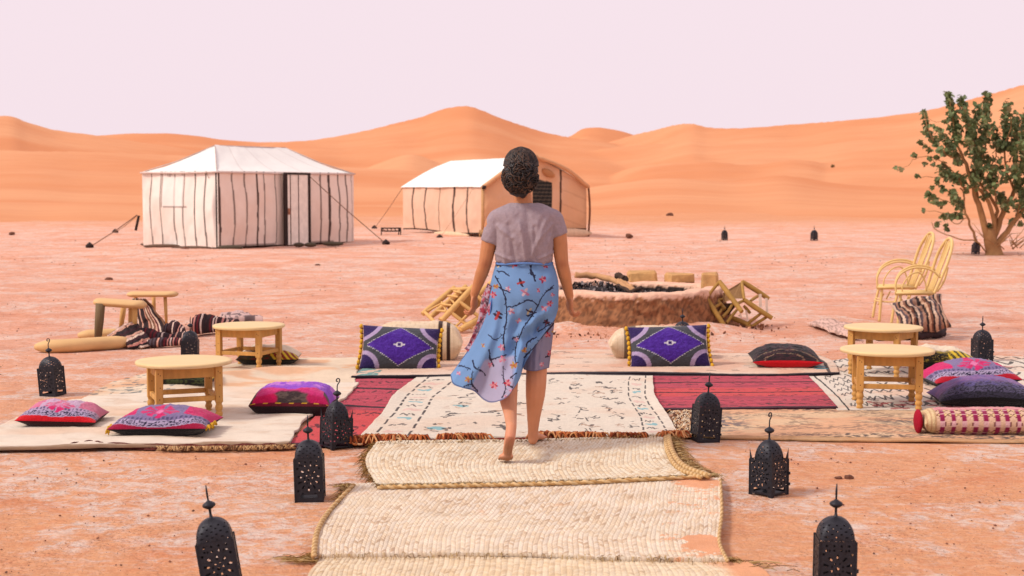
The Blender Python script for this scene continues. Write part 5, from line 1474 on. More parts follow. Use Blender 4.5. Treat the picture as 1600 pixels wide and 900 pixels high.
# toppled chair at right
Yd2 = 14.4
tc2 = root('pole_chair', G(1150, 512), 'toppled chair of olive brown poles with canvas, leaning on the fire pit', 'chair')
def z3(x, y, d=0): return (1080 + x / 9, 430 + y / 9, d)
def pz(l): return [(*z3(a, b)[:2], c, *z3(d, e)[:2], f) for a, b, c, d, e, f in l]
poles(tc2, 'rail', pz([(395, 85, -.05, 712, 515, -.35), (280, 240, .15, 470, 480, 0), (215, 325, -.1, 475, 725, -.2), (715, 90, .35, 1090, 332, .35), (745, 345, 0, 1140, 605, -.05), (575, 600, .1, 835, 738, .05)]), .026, M_olv, Yd2)
poles(tc2, 'crossbar', pz([(395, 90, -.05, 215, 325, -.1), (300, 465, -.1, 420, 395, 0), (370, 550, -.12, 425, 480, 0), (715, 90, .35, 745, 340, 0), (780, 690, .05, 985, 535, 0), (850, 735, .05, 1075, 578, 0), (835, 362, .1, 945, 290, .35), (370, 345, .1, 560, 335, .1), (440, 590, -.1, 585, 400, .1), (495, 670, -.1, 640, 490, .05), (650, 400, -.1, 760, 350, .1), (740, 430, .1, 830, 535, .1), (1000, 300, .35, 1040, 540, 0)][:12]), .016, M_olv, Yd2)
def slab(parent, name, pts, th, m):
    mb = MB(); t = Vector((0, th, 0)); n = len(pts); P = [W(*p) for p in pts]
    mb.add(P + [p + t for p in P], [tuple(range(n)), tuple(reversed(range(n, 2 * n)))] + [(i, i + n, (i + 1) % n + n, (i + 1) % n) for i in range(n)])
    return mb.build(name, m, parent, smooth=False, local=False)
M_sack = mat('sacking', C(160, 118, 78), bump=.9, bscale=50, var=.2)
def zz(x, y, d): a = z3(x, y); return (a[0], a[1], Yd2 + d)
slab(tc2, 'seat_canvas', [zz(450, 250, .1), (*z3(700, 100)[:2], Yd2 + .34), (*z3(740, 330)[:2], Yd2 + .05), (*z3(600, 330)[:2], Yd2 + .05), (*z3(450, 390)[:2], Yd2 + .05)], .02, M_sack)
slab(tc2, 'seat_canvas', [zz(400, 400, .05), zz(600, 395, .1), zz(625, 440, .1), zz(520, 570, .1), zz(440, 480, .05)], .02, mat('dark_sacking', C(88, 62, 44), bump=.9, bscale=50))
M_strap = mat('white_strap', C(250, 222, 205), bump=.3)
for a in (((950, 265), (990, 265), (995, 445), (955, 445)), ((1040, 320), (1075, 325), (1085, 520), (1050, 520)), ((680, 540), (700, 538), (715, 600), (695, 600)), ((760, 490), (785, 495), (810, 645), (785, 650))):
    slab(tc2, 'strap', [zz(x, y, .02) for x, y in a], .008, M_strap)

# rattan armchairs
def rat_chair(label, ox, oy, Y, s, m=M_rat):
    """outline given in the enlargement of the nearer chair (4.74x from 1340,350)"""
    r = root('rattan_armchair', W(1340 + ox + 420 / 4.74, 350 + oy + 760 / 4.74, Y), label, 'chair', 'rattan armchairs behind the right tables'); r.location.z = 0
    def p(x, y, d): return W(1340 + ox + x / 4.74 * 1, 350 + oy + y / 4.74, Y + d)
    def T(name, pts, rad, n=20): 
        P = [p(*q) for q in pts]
        for q in P: q.z = max(q.z, rad)
        MB().tube(cr(P, n), rad * .82, 7).build(name, m, r, local=False)
    wd = .50
    # seat as a slatted slab
    for k in range(9):
        t = k / 8; d = -.02 + t * wd
        MB().tube([p(285, 512 - t * 16, d), p(555, 512 - t * 16, d + .0)], .014, 6).build('seat_slat', m, r, local=False)
    T('seat_rail', [(282, 518, 0), (558, 516, 0)], .018); T('seat_rail', [(290, 500, wd), (560, 498, wd)], .018); T('seat_rail', [(284, 516, 0), (290, 498, wd)], .018); T('seat_rail', [(556, 514, 0), (560, 498, wd)], .018)
    T('leg', [(318, 520, 0), (308, 640, 0), (298, 770, 0)], .019); T('leg', [(545, 520, 0), (500, 640, 0), (470, 775, 0)][:3], .018)
    T('leg', [(300, 500, wd), (270, 620, wd), (250, 735, wd)], .018); T('leg', [(540, 500, wd), (500, 640, wd), (480, 735, wd)], .018)
    T('stretcher', [(260, 605, .1), (330, 618, 0), (520, 620, 0)], .010); T('stretcher', [(310, 600, 0), (275, 590, wd)], .010); T('stretcher', [(290, 640, .25), (330, 560, .1)], .009)
    # arm hoops
    for d in (0.0, wd):
        dy = -16 * d / wd
        T('arm_hoop', [(285, 515 + dy, d), (283, 440 + dy, d), (320, 370 + dy, d), (400, 328 + dy, d), (490, 325 + dy, d), (560, 350 + dy, d), (612, 398 + dy, d)], .013, 30)
    T('arm_hoop', [(330, 505, .05), (335, 450, .05), (380, 385, .06), (430, 360, .08), (470, 370, .1), (500, 430, .12), (510, 500, .12)], .009, 26)
    # back hoop, leaning back
    T('back_hoop', [(562, 525, .0), (610, 420, .0), (660, 300, .02), (692, 200, .06), (700, 135, .12), (685, 108, .22), (655, 125, .34), (600, 210, .44), (560, 320, .48), (520, 450, .5), (505, 500, .5)], .020, 44)
    T('back_hoop', [(590, 500, .03), (640, 420, .04), (668, 320, .05)], .014)
    for k in range(5):
        t = (k + 1) / 6; T('back_slat', [(560 - 55 * t, 512 - 6 * t, .5 * t), (630 - 45 * t, 320 - 0 * t, .04 + .42 * t), (696 - 50 * t + 15 * math.sin(t * PI), 135 - 15 * t, .1 + .25 * t)], .010, 12)
    T('seat_brace', [(380, 540, .05), (350, 600, .05)], .010, 4)
    return r
rat_chair('nearer pale rattan armchair with a hooped back, over a striped bundle', 0, 0, 13.9, 1)
rat_chair('farther pale rattan armchair with a hooped back, seen left behind its twin', -29, -9, 14.9, 1)
# striped bundle under the chair
def c_bundle(A, B, s):
    q = A * 3.0 + .35 * np.sin(B * 3) + (fbm(A * 2, B * 2, 3) - .5) * .9
    pal = [C(60, 46, 46), C(226, 180, 150), C(140, 92, 74), C(64, 50, 50), C(236, 200, 176), C(96, 80, 86), C(176, 130, 110)]
    k = (np.floor(q * 3.6).astype(int)) % 7; c = np.array(pal)[k]; return c
pb = G(1438, 527); pb.z = .19
pillow('striped_bundle', 'bundle of striped brown and cream cloth slumped beneath the nearer rattan armchair', pb + Vector((0, -.0, .02)), .50, .46, .26, -10, c_bundle, pitch=40, roll=-12, seed=51, lump=.30, pinch=.16, cat='bundle')
mb = MB(); cc = []
rs = random.Random(5); q0 = G(1398, 528)
P = cr([G(1370, 531) + Vector((0, 0, .02)), G(1400, 530) + Vector((0, 0, .02)), G(1440, 529) + Vector((0, 0, .03)), G(1466, 526) + Vector((0, 0, .03)), G(1472, 519) + Vector((0, 0, .02))], 40) + np.random.RandomState(3).normal(0, .008, (40, 3))
loc = Vector(P.mean(0)); o = MB().tube(P - np.array(loc), [.03 + .012 * rs.random() for _ in range(40)], 8).build('dark_cord_cloth', mat('dark_wool', C(70, 52, 54), bump=1, bscale=60, var=.4)); o.location = loc
tag(o, 'dark frayed cloth edge on the sand below the striped bundle', 'cloth')
# pale wrap on the sand behind the right tables
def c_wrap(U, V, X, Y): return blend(solid(C(250, 205, 190), U), noise_mix(U, V, 3, 20) * .5, C(120, 84, 80))
rug('crumpled_wrap', 'crumpled pale wrap on the sand left behind the rear right table', [(1262, 506), (1290, 504), (1330, 508)], [(1275, 512), (1310, 524), (1345, 530)], [(1262, 506), (1275, 512)], [(1330, 508), (1345, 530)], .012, c_wrap, 70, 30, M_canvas, .03, .03, .02, 'cloth', 7)

# ================================================================== STOOLS, BEAMS, BLANKET at left
def stool(label, Y, top, legs, th, wd):
    r = root('slab_stool', (0, 0, 0), label, 'stool', 'slab topped stools by the striped blanket')
    a = W(*top[0], Y); b = W(*top[1], Y); r.location = ((a.x + b.x) / 2, Y, 0)
    n = 24; mb = MB()
    V = []; Fs = []
    m = 20
    for i in range(n + 1):
        t = i / n; c = a.lerp(b, t); e = min(t, 1 - t) * 2; wr_ = wd / 2 * (1 - .55 * max(0, 1 - e * 3) ** 2); hh = th / 2 * (1 - .5 * max(0, 1 - e * 6) ** 2)
        for k in range(m):
            an = 2 * PI * k / m; V.append((c.x, c.y + math.cos(an) * wr_ + .0, c.z - th / 2 + math.sin(an) * hh))
    Fs = [(i * m + k, (i + 1) * m + k, (i + 1) * m + (k + 1) % m, i * m + (k + 1) % m) for i in range(n) for k in range(m)]
    Fs += [tuple(range(m)), tuple(reversed(range(n * m, n * m + m)))]
    mb.add(V, Fs); mb.build('seat', M_log2, r, local=False)
    for (x0, y0, x1, y1, d, rad, mm) in legs:
        p0, p1 = W(x0, y0, Y + d), W(x1, y1, Y + d); p1.z = max(p1.z, .0)
        MB().tube([p0, (p0 + p1) / 2, p1], [rad, rad * .95, rad * .75], 10).build('leg', mm, r, local=False)
    return r
M_log2 = mat('slab_wood', C(244, 196, 138), rough=.6, bump=.4, bscale=12, var=.12, vscale=5, stretch=(.3, 1, 1))
M_greyleg = mat('grey_leg', C(136, 112, 84), bump=.8, bscale=40, var=.2, stretch=(1, 1, .2))
stool('nearer slab topped stool with a thick greyish front leg', 12.9, [(148, 465), (227, 470)], [(157, 474, 153, 531, -.1, .042, M_greyleg), (194, 474, 189, 512, .25, .026, M_log), (205, 474, 203, 518, .15, .022, M_log), (211, 474, 210, 520, -.05, .024, M_log)], .075, .26)
stool('farther slab topped stool with thin pole legs beside the draped blanket', 14.3, [(200, 455), (277, 455)], [(240, 462, 241, 498, .2, .020, M_log), (258, 462, 260, 508, -.05, .018, M_log), (212, 462, 210, 505, .1, .020, M_log)], .06, .26)
def beam(label, pts, r0, r1, fl=.8):
    P = cr([G(x, y, z) for x, y, z in pts], 20); loc = Vector(P.mean(0)); loc.z = 0
    rr_ = np.interp(np.linspace(0, 1, 20), [0, .06, .2, .9, 1], [r0 * .5, r0 * .85, r1, r1, r1 * .7])
    o = MB().tube(P - np.array(loc), list(rr_), 12, flat=fl).build('beam', M_log2); o.location = loc; tag(o, label, 'beam')
beam('long thick rounded wooden beam lying on the sand in front of the stools', [(55, 542, .045), (110, 540, .055), (200, 534, .055)], .06, .075)
beam('shorter rounded wooden beam lying behind the first, under the nearer stool', [(122, 524, .04), (160, 522, .05), (215, 520, .05)], .05, .06)
PAL = [C(60, 44, 44), C(176, 120, 104), C(66, 50, 48), C(226, 170, 150), C(86, 60, 54), C(60, 46, 50), C(214, 150, 130), C(110, 46, 52), C(240, 205, 186), C(56, 42, 44), C(140, 98, 76), C(66, 50, 52)]
PAL2 = [C(240, 200, 186), C(70, 40, 46), C(236, 170, 150), C(120, 44, 52), C(246, 216, 204), C(56, 44, 48), C(226, 150, 140), C(90, 76, 84)]
bl_root = root('striped_blanket', G(240, 535), 'long striped brown and pink blanket trailing from the stool along the sand', 'blanket')
M_blk = mat('blanket_wool', attr=True, rough=.95, bump=.8, bscale=70, var=.12, vscale=30)
def drape(name, rows, nu, nv, pal, ns, across, amp, seed, Y0, thick=0.012):
    """rows: list of rows, each a list of (px,py,depth) ; stripes run along u if across else along v"""
    A = [cr([W(x, y, Y0 + d) for x, y, d in r], nu) for r in rows]; A = np.array(A)
    out = np.stack([cr(A[:, j], nv) for j in range(nu)], 1)
    U, V = np.meshgrid(np.linspace(0, 1, nu), np.linspace(0, 1, nv))
    q = (V if across else U) + (fbm(U * 6, V * 6, seed, 2) - .5) * .02
    k = np.floor(q * ns).astype(int); hsh = (_hash(k, k * 0 + seed, 3) * 997).astype(int) % len(pal); cc = np.array(pal)[hsh]
    cc = blend(cc, ((q * ns) % 1 < .12), C(50, 38, 40))
    ph = (U if across else V)
    out[..., 1] -= np.sin(ph * PI * 5 + fbm(U * 3, V * 3, seed + 3) * 5) * amp; out[..., 2] += (fbm(U * 9, V * 9, seed + 5, 3) - .5) * amp
    out[..., 2] = np.maximum(out[..., 2], .006)
    o = mesh_obj(name, out.reshape(-1, 3), grid_faces(nu, nv), M_blk, bl_root, local=False, cols=cc.reshape(-1, 3))
    md = o.modifiers.new('thick', 'SOLIDIFY'); md.thickness = thick; md.offset = 0
    return o
z8 = lambda x, y, d=0: (140 + x / 5.714, 440 + y / 5.714, d)
drape('hanging_fold', [[z8(385, 150, .2), z8(500, 150, 0)], [z8(415, 260, .25), z8(580, 250, 0)], [z8(425, 350, .2), z8(650, 340, -.1)], [z8(430, 440, .1), z8(690, 430, -.2)], [z8(500, 500, -.1), z8(680, 500, -.3)]], 120, 80, PAL, 17, False, .02, 3, 13.7)
drape('side_fold', [[z8(150, 480, 0), z8(280, 400, 0), z8(415, 335, .1)], [z8(215, 530, -.1), z8(330, 470, -.15), z8(440, 420, 0)], [z8(270, 590, -.2), z8(400, 550, -.3), z8(520, 500, -.1)], [z8(300, 606, -.2), z8(420, 606, -.3), z8(560, 590, -.2)]], 120, 90, PAL + PAL2, 15, True, .03, 6, 12.78)
def roll_(name, pts, rad, seed, Y0, m=30):
    P = cr([W(x, y, Y0 + d) for x, y, d in pts], 130); n = 20; V = []; cc = []
    for i, p in enumerate(P):
        rr_ = np.interp(i / 129, np.linspace(0, 1, len(rad)), rad) * (1 + .16 * (vn(np.array([i * .08]), np.array([seed * 1.]), 5)[0] - .5) * 2)
        k = int(math.floor(i / 129 * m)); c = PAL2[int(_hash(np.array([k]), np.array([seed]), 3)[0] * 997) % len(PAL2)]
        if k % 2 == 0: c = C(66, 44, 48)
        for q in range(n):
            an = 2 * PI * q / n; V.append((p[0] + .0, p[1] + math.cos(an) * rr_ * 1.5, max(.004, max(p[2], rr_ * .7) + math.sin(an) * rr_ * (1 + .12 * math.sin(q * 2 + i * .1))))); cc.append(c)
    Fs = [(i * n + k, (i + 1) * n + k, (i + 1) * n + (k + 1) % n, i * n + (k + 1) % n) for i in range(129) for k in range(n)]
    mesh_obj(name, V, Fs + [tuple(range(n)), tuple(reversed(range(129 * n, 130 * n)))], M_blk, bl_root, local=False, cols=np.array(cc))
roll_('trailing_fold', [z8(420, 440, .1), z8(500, 500, .0), z8(620, 520, 0), z8(760, 525, 0), z8(850, 520, 0)], [.05, .075, .06, .05, .06], 2, 13.0, 34)
roll_('trailing_fold', [z8(500, 590, -.1), z8(640, 575, -.1), z8(760, 560, 0), z8(860, 545, 0)], [.04, .045, .04, .035], 4, 12.75, 26)
roll_('trailing_fold', [z8(680, 440, .3), z8(760, 430, .35), z8(840, 490, .25)], [.06, .09, .07], 6, 13.1, 14)
roll_('trailing_fold', [z8(940, 500, .4), z8(1040, 490, .5), z8(1120, 480, .6), z8(1200, 480, .7), z8(1330, 480, .9)], [.10, .11, .09, .07, .05], 8, 13.4, 26)
o = roll_('trailing_fold', [z8(1330, 490, .8), z8(1420, 485, .9), z8(1490, 470, 1.1)], [.045, .035, .015], 9, 13.5, 8)
rug('crumpled_cloth', 'crumpled pale and dark cloth on the sand behind the back left table', [(345, 499), (370, 493), (402, 500)], [(350, 507), (372, 506), (410, 506)], [(345, 499), (350, 507)], [(402, 500), (410, 506)], .02,
    lambda U, V, X, Y: blend(solid(C(236, 196, 190), U), noise_mix(U, V, 3, 9) * .8, C(80, 70, 78)), 60, 30, M_canvas, .06, .05, .03, 'cloth', 9)
# maroon frayed piece under the canvas at front left, ochre corner
def strip_cloth(label, pts, w, m, seed, z=.012):
    e = cr([G(x, y, z) for x, y in pts], 120); V = []; r = np.random.RandomState(seed)
    for i, p in enumerate(e):
        j = r.uniform(-.012, .012); V += [(p[0], p[1] + w, z + .01), (p[0], p[1] + j * .5, z + .014 + .01 * abs(math.sin(i * .25))), (p[0], p[1] - .018 + j, .002)]
    V = np.array(V); loc = Vector(V.mean(0)); loc.z = 0
    o = mesh_obj('cloth_strip', V - np.array(loc), grid_faces(3, 120), m); o.location = loc; tag(o, label, 'cloth')
strip_cloth('narrow maroon cloth edge showing under the front of the canvas sheet', [(105, 699), (140, 694), (170, 697), (260, 700), (330, 700), (400, 699), (455, 699)], .05, mat('maroon_cloth', C(112, 52, 44), bump=.8, bscale=90, var=.4, vscale=30), 4)
mb = MB(); fcc = []
rs = random.Random(8); e = cr([G(x, y, .02) for x, y in [(250, 699), (330, 699), (400, 698), (458, 696)]], 100)
for i in range(320):
    p = Vector(e[rs.randrange(100)]); n0 = len(mb.v); mb.tube([p, p + Vector((rs.uniform(-.015, .015), -.012, .008)), p + Vector((rs.uniform(-.03, .03), -rs.uniform(.015, .04), -.012))], [.004, .004, .002], 4); fcc += [rs.choice([C(226, 180, 130), C(190, 140, 92), C(120, 80, 56)])] * (len(mb.v) - n0)
o = mb.build('canvas_fringe', M_fib, cols=np.array(fcc)); tag(o, 'short tan fringe along the front edge of the canvas sheet', 'fringe', kind='stuff')
# shaggy fringe at left end of tan rug
mb = MB(); fcc = []
for i in range(420):
    p = G(rs.uniform(1052, 1096), rs.uniform(645, 683), .015); a = rs.uniform(0, 6.28); l = rs.uniform(.02, .05)
    n0 = len(mb.v); mb.tube([p, p + Vector((math.cos(a) * l * .5, math.sin(a) * l * .5, .02)), p + Vector((math.cos(a) * l, math.sin(a) * l, .003))], [.004, .004, .002], 4); fcc += [rs.choice([C(250, 226, 200), C(240, 200, 160), C(205, 150, 110), C(110, 70, 60)])] * (len(mb.v) - n0)
o = mb.build('shaggy_fringe', M_fib, cols=np.array(fcc)); tag(o, 'shaggy cream fringe between the white rug corner and the lantern', 'fringe', kind='stuff')
# ================================================================== WOMAN
YW = 7.50
KB = 0.965
M_skin = mat('skin', attr=True, rough=.55, bump=.12, bscale=60, var=.06, vscale=9, spec=.35, sss=.15)
M_hair = mat('hair', C(36, 26, 24), rough=.45, bump=.6, bscale=120, var=.35, vscale=40, spec=.5)
M_shirt = mat('tshirt_cotton', C(178, 156, 165), rough=.95, bump=.35, bscale=260, var=.10, vscale=70, sheen=.1, spec=.05)
M_skirt = mat('skirt_fabric', attr=True, rough=.85, bump=.15, bscale=200, var=.03, vscale=20, spec=.08, trans=.32)
wo_ = root('person', G(822, 697), 'barefoot woman seen from behind with a dark bun, grey t-shirt and blown blue floral skirt', 'person')
def Pw(px, py, dy=0.0): return W(px, py, YW + dy)
body = MB()
def cap(a, b, ra, rb, n=12):
    """rounded cone"""
    a = Vector(a); b = Vector(b); k = 7; pts = []; rad = []; ra *= KB; rb *= KB
    for i in range(k): t = i / (k - 1); pts.append(a.lerp(b, t)); rad.append(ra + (rb - ra) * t)
    body.tube(pts, rad, n); body.ell(a, ra, n); body.ell(b, rb, n)
def chain(pts):
    for (p, r), (q, s) in zip(pts, pts[1:]): cap(p, q, r, s)
# torso
body.ell(Pw(818, 462, 0), (.155, .115, .14), 20); body.ell(Pw(818, 415, .01), (.118, .08, .12), 20)
body.ell(Pw(820, 362, 0), (.132, .078, .14), 20); body.ell(Pw(821, 342, .01), (.145, .07, .045), 20)
body.ell(Pw(802, 476, -.03), (.085, .10, .10), 16); body.ell(Pw(838, 476, -.03), (.085, .10, .10), 16)
# shoulders to neck
chain([(Pw(774, 347), .040), (Pw(800, 336, .0), .036), (Pw(816, 330, 0), .045)]); chain([(Pw(868, 347), .040), (Pw(840, 336, 0), .036), (Pw(820, 330, 0), .045)])
chain([(Pw(819, 330, .0), .058), (Pw(817, 312, .0), .050), (Pw(815, 290, .01), .050)])
# head
hc = Pw(814, 268, .01)
body.ell(hc, (.076, .094, .105), 24)
body.ell(hc + Vector((0, .045, -.055)), (.052, .055, .055), 16)
body.ell(hc + Vector((0, .085, -.085)), (.022, .018, .018), 12)          # chin
body.ell(hc + Vector((0, .100, -.022)), (.012, .018, .022), 10); body.ell(hc + Vector((0, .108, -.034)), (.015, .013, .010), 10)   # nose
for sx in (-1, 1):
    body.ell(hc + Vector((sx * .035, .078, .012)), (.022, .014, .008), 10)      # brow
    body.ell(hc + Vector((sx * .078, .0, -.02)), (.010, .020, .030), 12)       # ear
    body.ell(hc + Vector((sx * .040, .066, -.035)), (.022, .02, .02), 10)      # cheek
body.ell(hc + Vector((0, .098, -.058)), (.022, .010, .006), 10); body.ell(hc + Vector((0, .096, -.067)), (.018, .010, .006), 10)
# right leg, flat on the mat
gz = .042
heelR = G(832, 700, gz); 
chain([(Pw(838, 470, 0), .088), (Pw(838, 530, 0), .075), (Pw(838.5, 575, 0.0), .058), (Pw(837.5, 600, -.012), .0575), (Pw(836.5, 618, -.008), .054), (Pw(834, 650, .015), .038), (Pw(833, 672, .03), .0295), (Pw(833, 684, .035), .031)])
hr = Pw(832.5, 690, .03); hr.z = gz + .026
cap(hr, hr + Vector((.002, .03, .03)), .027, .030)
toe0 = hr + Vector((.030, .150, -.006)); chain([(hr + Vector((.002, .02, .012)), .028), (hr + Vector((.018, .09, .004)), .026), (toe0, .021)])
body.ell(toe0 + Vector((.006, .005, -.006)), (.040, .035, .016), 12)
for k in range(5):
    b0 = toe0 + Vector((-.026 + .016 * k + .006, .026 - .004 * abs(k - 1) - .003 * k, -.008)); cap(b0, b0 + Vector((.003, .028 - .003 * k, -.003)), .0095 - .0006 * k + (.002 if k == 0 else 0), .0085 - .0006 * k + (.002 if k == 0 else 0), 8)
# left leg, heel raised
toeL = G(791, 716, gz + .014); toeL = Vector((toeL.x, toeL.y, gz + .013))
ballL = toeL + Vector((.004, -.035, .010))
heelL = W(797.5, 684, toeL.y - .085)
ankL = W(799, 667, toeL.y - .040)
chain([(Pw(800, 470, 0), .086), (Pw(797, 530, .0), .074), (Pw(795, 578, -.02), .057)])
def atpx(px, py, Y): return W(px, py, Y)
chain([(Pw(795, 578, -.02), .057), (atpx(793.5, 605, YW - .11), .0545), (atpx(794, 622, YW - .15), .050), (atpx(797.5, 648, YW - .24), .035), (ankL, .028)])
chain([(ankL, .028), (heelL, .0265), (heelL.lerp(ballL, .5) + Vector((-.002, .012, .004)), .026), (ballL + Vector((0, 0, .006)), .024)])
chain([(ankL, .028), (ankL.lerp(ballL, .5) + Vector((0, .03, .012)), .026), (ballL + Vector((0, .01, .008)), .024)])
Mr = Matrix.Rotation(R(-55), 3, 'X')
body.ell(ballL + Vector((-.004, 0, .006)), (.038, .030, .020), 12)
for k in range(5):
    b0 = ballL + Vector((.020 - .015 * k, .010, -.004)); cap(b0, b0 + Vector((0, .030 - .003 * k, -.008)), .0095 - .0005 * k, .0085 - .0005 * k, 8)
# arms
def arm(S, E, Wr, flip, wrist_r=.0235):
    chain([(S, .044), (S.lerp(E, .45), .044), (E, .0365), (E.lerp(Wr, .3), .0365), (E.lerp(Wr, .7), .029), (Wr, wrist_r)])
SL, EL, WL = Pw(770, 349, .0), Pw(758, 412, .0), Pw(741, 460, .05)
SR, ER, WR = Pw(871, 349, .0), Pw(878, 412, -.01), Pw(890, 463, .04)
arm(SL, EL, WL, 1); arm(SR, ER, WR, -1)
def hand(Wr, down, side, back, curl, sgn):
    """down: direction of the hand, side: towards the thumb, back: normal out of the back of the hand"""
    down = down.normalized(); side = (side - side.dot(down) * down).normalized(); back = down.cross(side).normalized() * back
    Mh = Matrix((side, back, down)).transposed()
    pc = Wr + down * .045
    body.ell(Wr + down * .012, (.022, .018, .03), 12, Mh)
    body.ell(pc, (.037, .0145, .045), 16, Mh)
    body.ell(pc + side * .02 + down * .005, (.020, .016, .034), 12, Mh)
    lens = (.066, .074, .069, .054)
    for k in range(4):
        off = .027 - .018 * k; L = lens[k]
        p0 = pc + side * off + down * (.034 - .003 * abs(k - 1.3)); d = (down + side * (.10 - .07 * k)).normalized(); c1 = curl + .12 * k
        r0 = .0088 - (.001 if k == 3 else 0); pts = [(p0, r0)]; p = p0; ang = 0
        for seg, da in ((.45, .35), (.32, .75), (.23, .55)):
            ang += da * c1; v = d * math.cos(ang) - back * math.sin(ang); p = p + v * L * seg; r0 *= .93; pts.append((p, r0))
        for (a, ra), (b, rb) in zip(pts, pts[1:]): cap(a, b, ra, rb, 9)
    t0 = pc + side * .026 - down * .022; v = (side * .55 + down * .8 - back * .35).normalized()
    t1 = t0 + v * .034; v2 = (side * .15 + down * .95 - back * .45).normalized(); t2 = t1 + v2 * .028
    cap(t0, t1, .0125, .0105, 9); cap(t1, t2, .0105, .0085, 9); cap(t2, t2 + v2 * .010, .0085, .0072, 9)
# left hand: back of the hand out to the left, thumb ahead; fingers bend in to the right
hand(WL, Vector((-.05, .02, -1)), Vector((.35, 1, 0)), 1, 1.15, 1)
hand(WR, Vector((.06, .02, -1)), Vector((-.25, 1, 0)), -1, 1.25, -1)
V, Fc, Nn = remesh(body, .0045, 5, .5)
bcol = np.tile(np.array(C(218, 144, 98)), (len(V), 1))
mott = fbm(V[:, 0] * 25 + V[:, 1] * 9, V[:, 2] * 25, 4, 4)[:, None]; bcol = bcol * (.90 + .2 * mott)
def tint(w_, c): 
    global bcol
    w_ = np.clip(w_, 0, 1)[:, None]; bcol = bcol * (1 - w_) + np.array(c) * w_
tint(.7 * (1 - sstep(.35, .6, V[:, 2])), C(236, 160, 124))
for q_ in (EL, ER): tint(.6 * np.exp(-(np.linalg.norm(V - np.array(q_ + Vector((0, -.03, 0))), axis=1) / .025) ** 2), C(178, 100, 70))
for q_ in (WL, WR): tint(.35 * (1 - sstep(.03, .16, np.linalg.norm(V - np.array(q_ + Vector((0, 0, -.12))), axis=1))), C(214, 120, 92))
tint(.85 * sstep(.25, .7, Nn[:, 1] * -.80 + Nn[:, 2] * -.60) * (V[:, 2] < heelL.z + .010) * (V[:, 1] < toeL.y + .06), C(158, 104, 74))  # sole tint: foot dust together with shade painted into the skin colour
tint(.5 * np.exp(-(np.linalg.norm(V - np.array(heelL), axis=1) / .035) ** 2), C(236, 140, 112))
mesh_obj('body', V, Fc, M_skin, wo_, local=False, cols=bcol)
# eyes and lips
M_eye = mat('eye_white', C(225, 215, 210), rough=.3); M_iris = mat('iris', C(60, 38, 28), rough=.2)
for sx in (-1, 1):
    e_ = MB().ell(hc + Vector((sx * .032, .080, -.004)), (.012, .010, .008), 12).build('eye', M_eye, wo_, local=False)
    MB().ell(hc + Vector((sx * .032, .0885, -.004)), (.005, .0025, .005), 10).build('iris', M_iris, e_, local=False)
mb = MB(); mb.ell(hc + Vector((0, .107, -.0575)), (.019, .004, .0035), 12); mb.ell(hc + Vector((0, .105, -.066)), (.016, .005, .004), 12)
mb.build('lips', mat('lips', C(190, 90, 84), rough=.4), wo_, local=False)

# hair: cap, bun and strands
capm = MB(); hcc = hc + Vector((0, -.018, .012))
capm.ell(hcc, (.090, .100, .112), 28); capm.ell(hcc + Vector((0, .035, .02)), (.080, .078, .092), 24)
V, Fc, Nn = remesh(capm, .005, 4)
# cut the cap open at the face and the nape
V2 = V + Nn * ((fbm(V[:, 0] * 60, V[:, 2] * 60 + V[:, 1] * 40, 3, 3) - .5) * .010)[:, None]
lowc = hc.z - .070; keepv = ~((V[:, 1] > hc.y + .055) & (V[:, 2] < hc.z + .055)) & ~((V[:, 1] > hc.y + .02) & (V[:, 2] < hc.z - .045)) & (V[:, 2] > lowc - .035)
Fk = [f for f in Fc if all(keepv[i] for i in f)]
hair = mesh_obj('hair', V2, Fk, M_hair, wo_, local=False)
bc = hc + Vector((-.005, -.095, -.030))
bun = MB(); bun.ell(bc, (.088, .066, .082), 24); bun.ell(bc + Vector((0, .02, -.055)), (.055, .05, .05), 16); bun.ell(bc + Vector((-.035, -.01, .02)), (.055, .055, .05), 16)
V, Fc, Nn = remesh(bun, .005, 3)
V = V + Nn * ((fbm(V[:, 0] * 34 + 5, V[:, 2] * 34 + V[:, 1] * 20, 8, 4) - .5) * .030)[:, None]
bunob = mesh_obj('bun', V, Fc, M_hair, wo_, local=False)
hs = random.Random(21); st = MB()
M_hair2 = mat('hair_strand', attr=True, rough=.5, bump=0, var=.3, vscale=60, spec=.4); HC = [C(38, 28, 26), C(60, 42, 34), C(92, 64, 48), C(30, 22, 22)]; scc = []
def onell(c, r, a, e): return c + Vector((r[0] * math.sin(a) * math.cos(e), -r[1] * math.cos(a) * math.cos(e), r[2] * math.sin(e)))
for k in range(230):       # strands drawn back over the crown to the bun
    side = hs.uniform(-1, 1); x0 = side * 1.45
    pts = []; ph = hs.uniform(0, 6); wv = hs.uniform(.3, 1.0)
    for j in range(10):
        t = j / 9; e = (1 - t) * hs.uniform(1.38, 1.42) + t * .12; a = x0 * math.sin(min(1, .25 + t * 1.0) * PI * .62) * (1 - t * .45)
        e = R(78) * (1 - t) ** .9 + R(8) * t
        a = side * (1.5 * math.sin(t * PI * .75) + .25)
        rr = 1.02 + .035 * math.sin(j * 2.3 * wv + ph); a += .10 * math.sin(j * 2.0 + ph * 3)
        pts.append(onell(hcc, (.090 * rr, .100 * rr, .112 * rr), a, e))
    n0 = len(st.v); st.tube(cr(pts, 20), .0034, 4, caps=False); scc += [hs.choice(HC)] * (len(st.v) - n0)
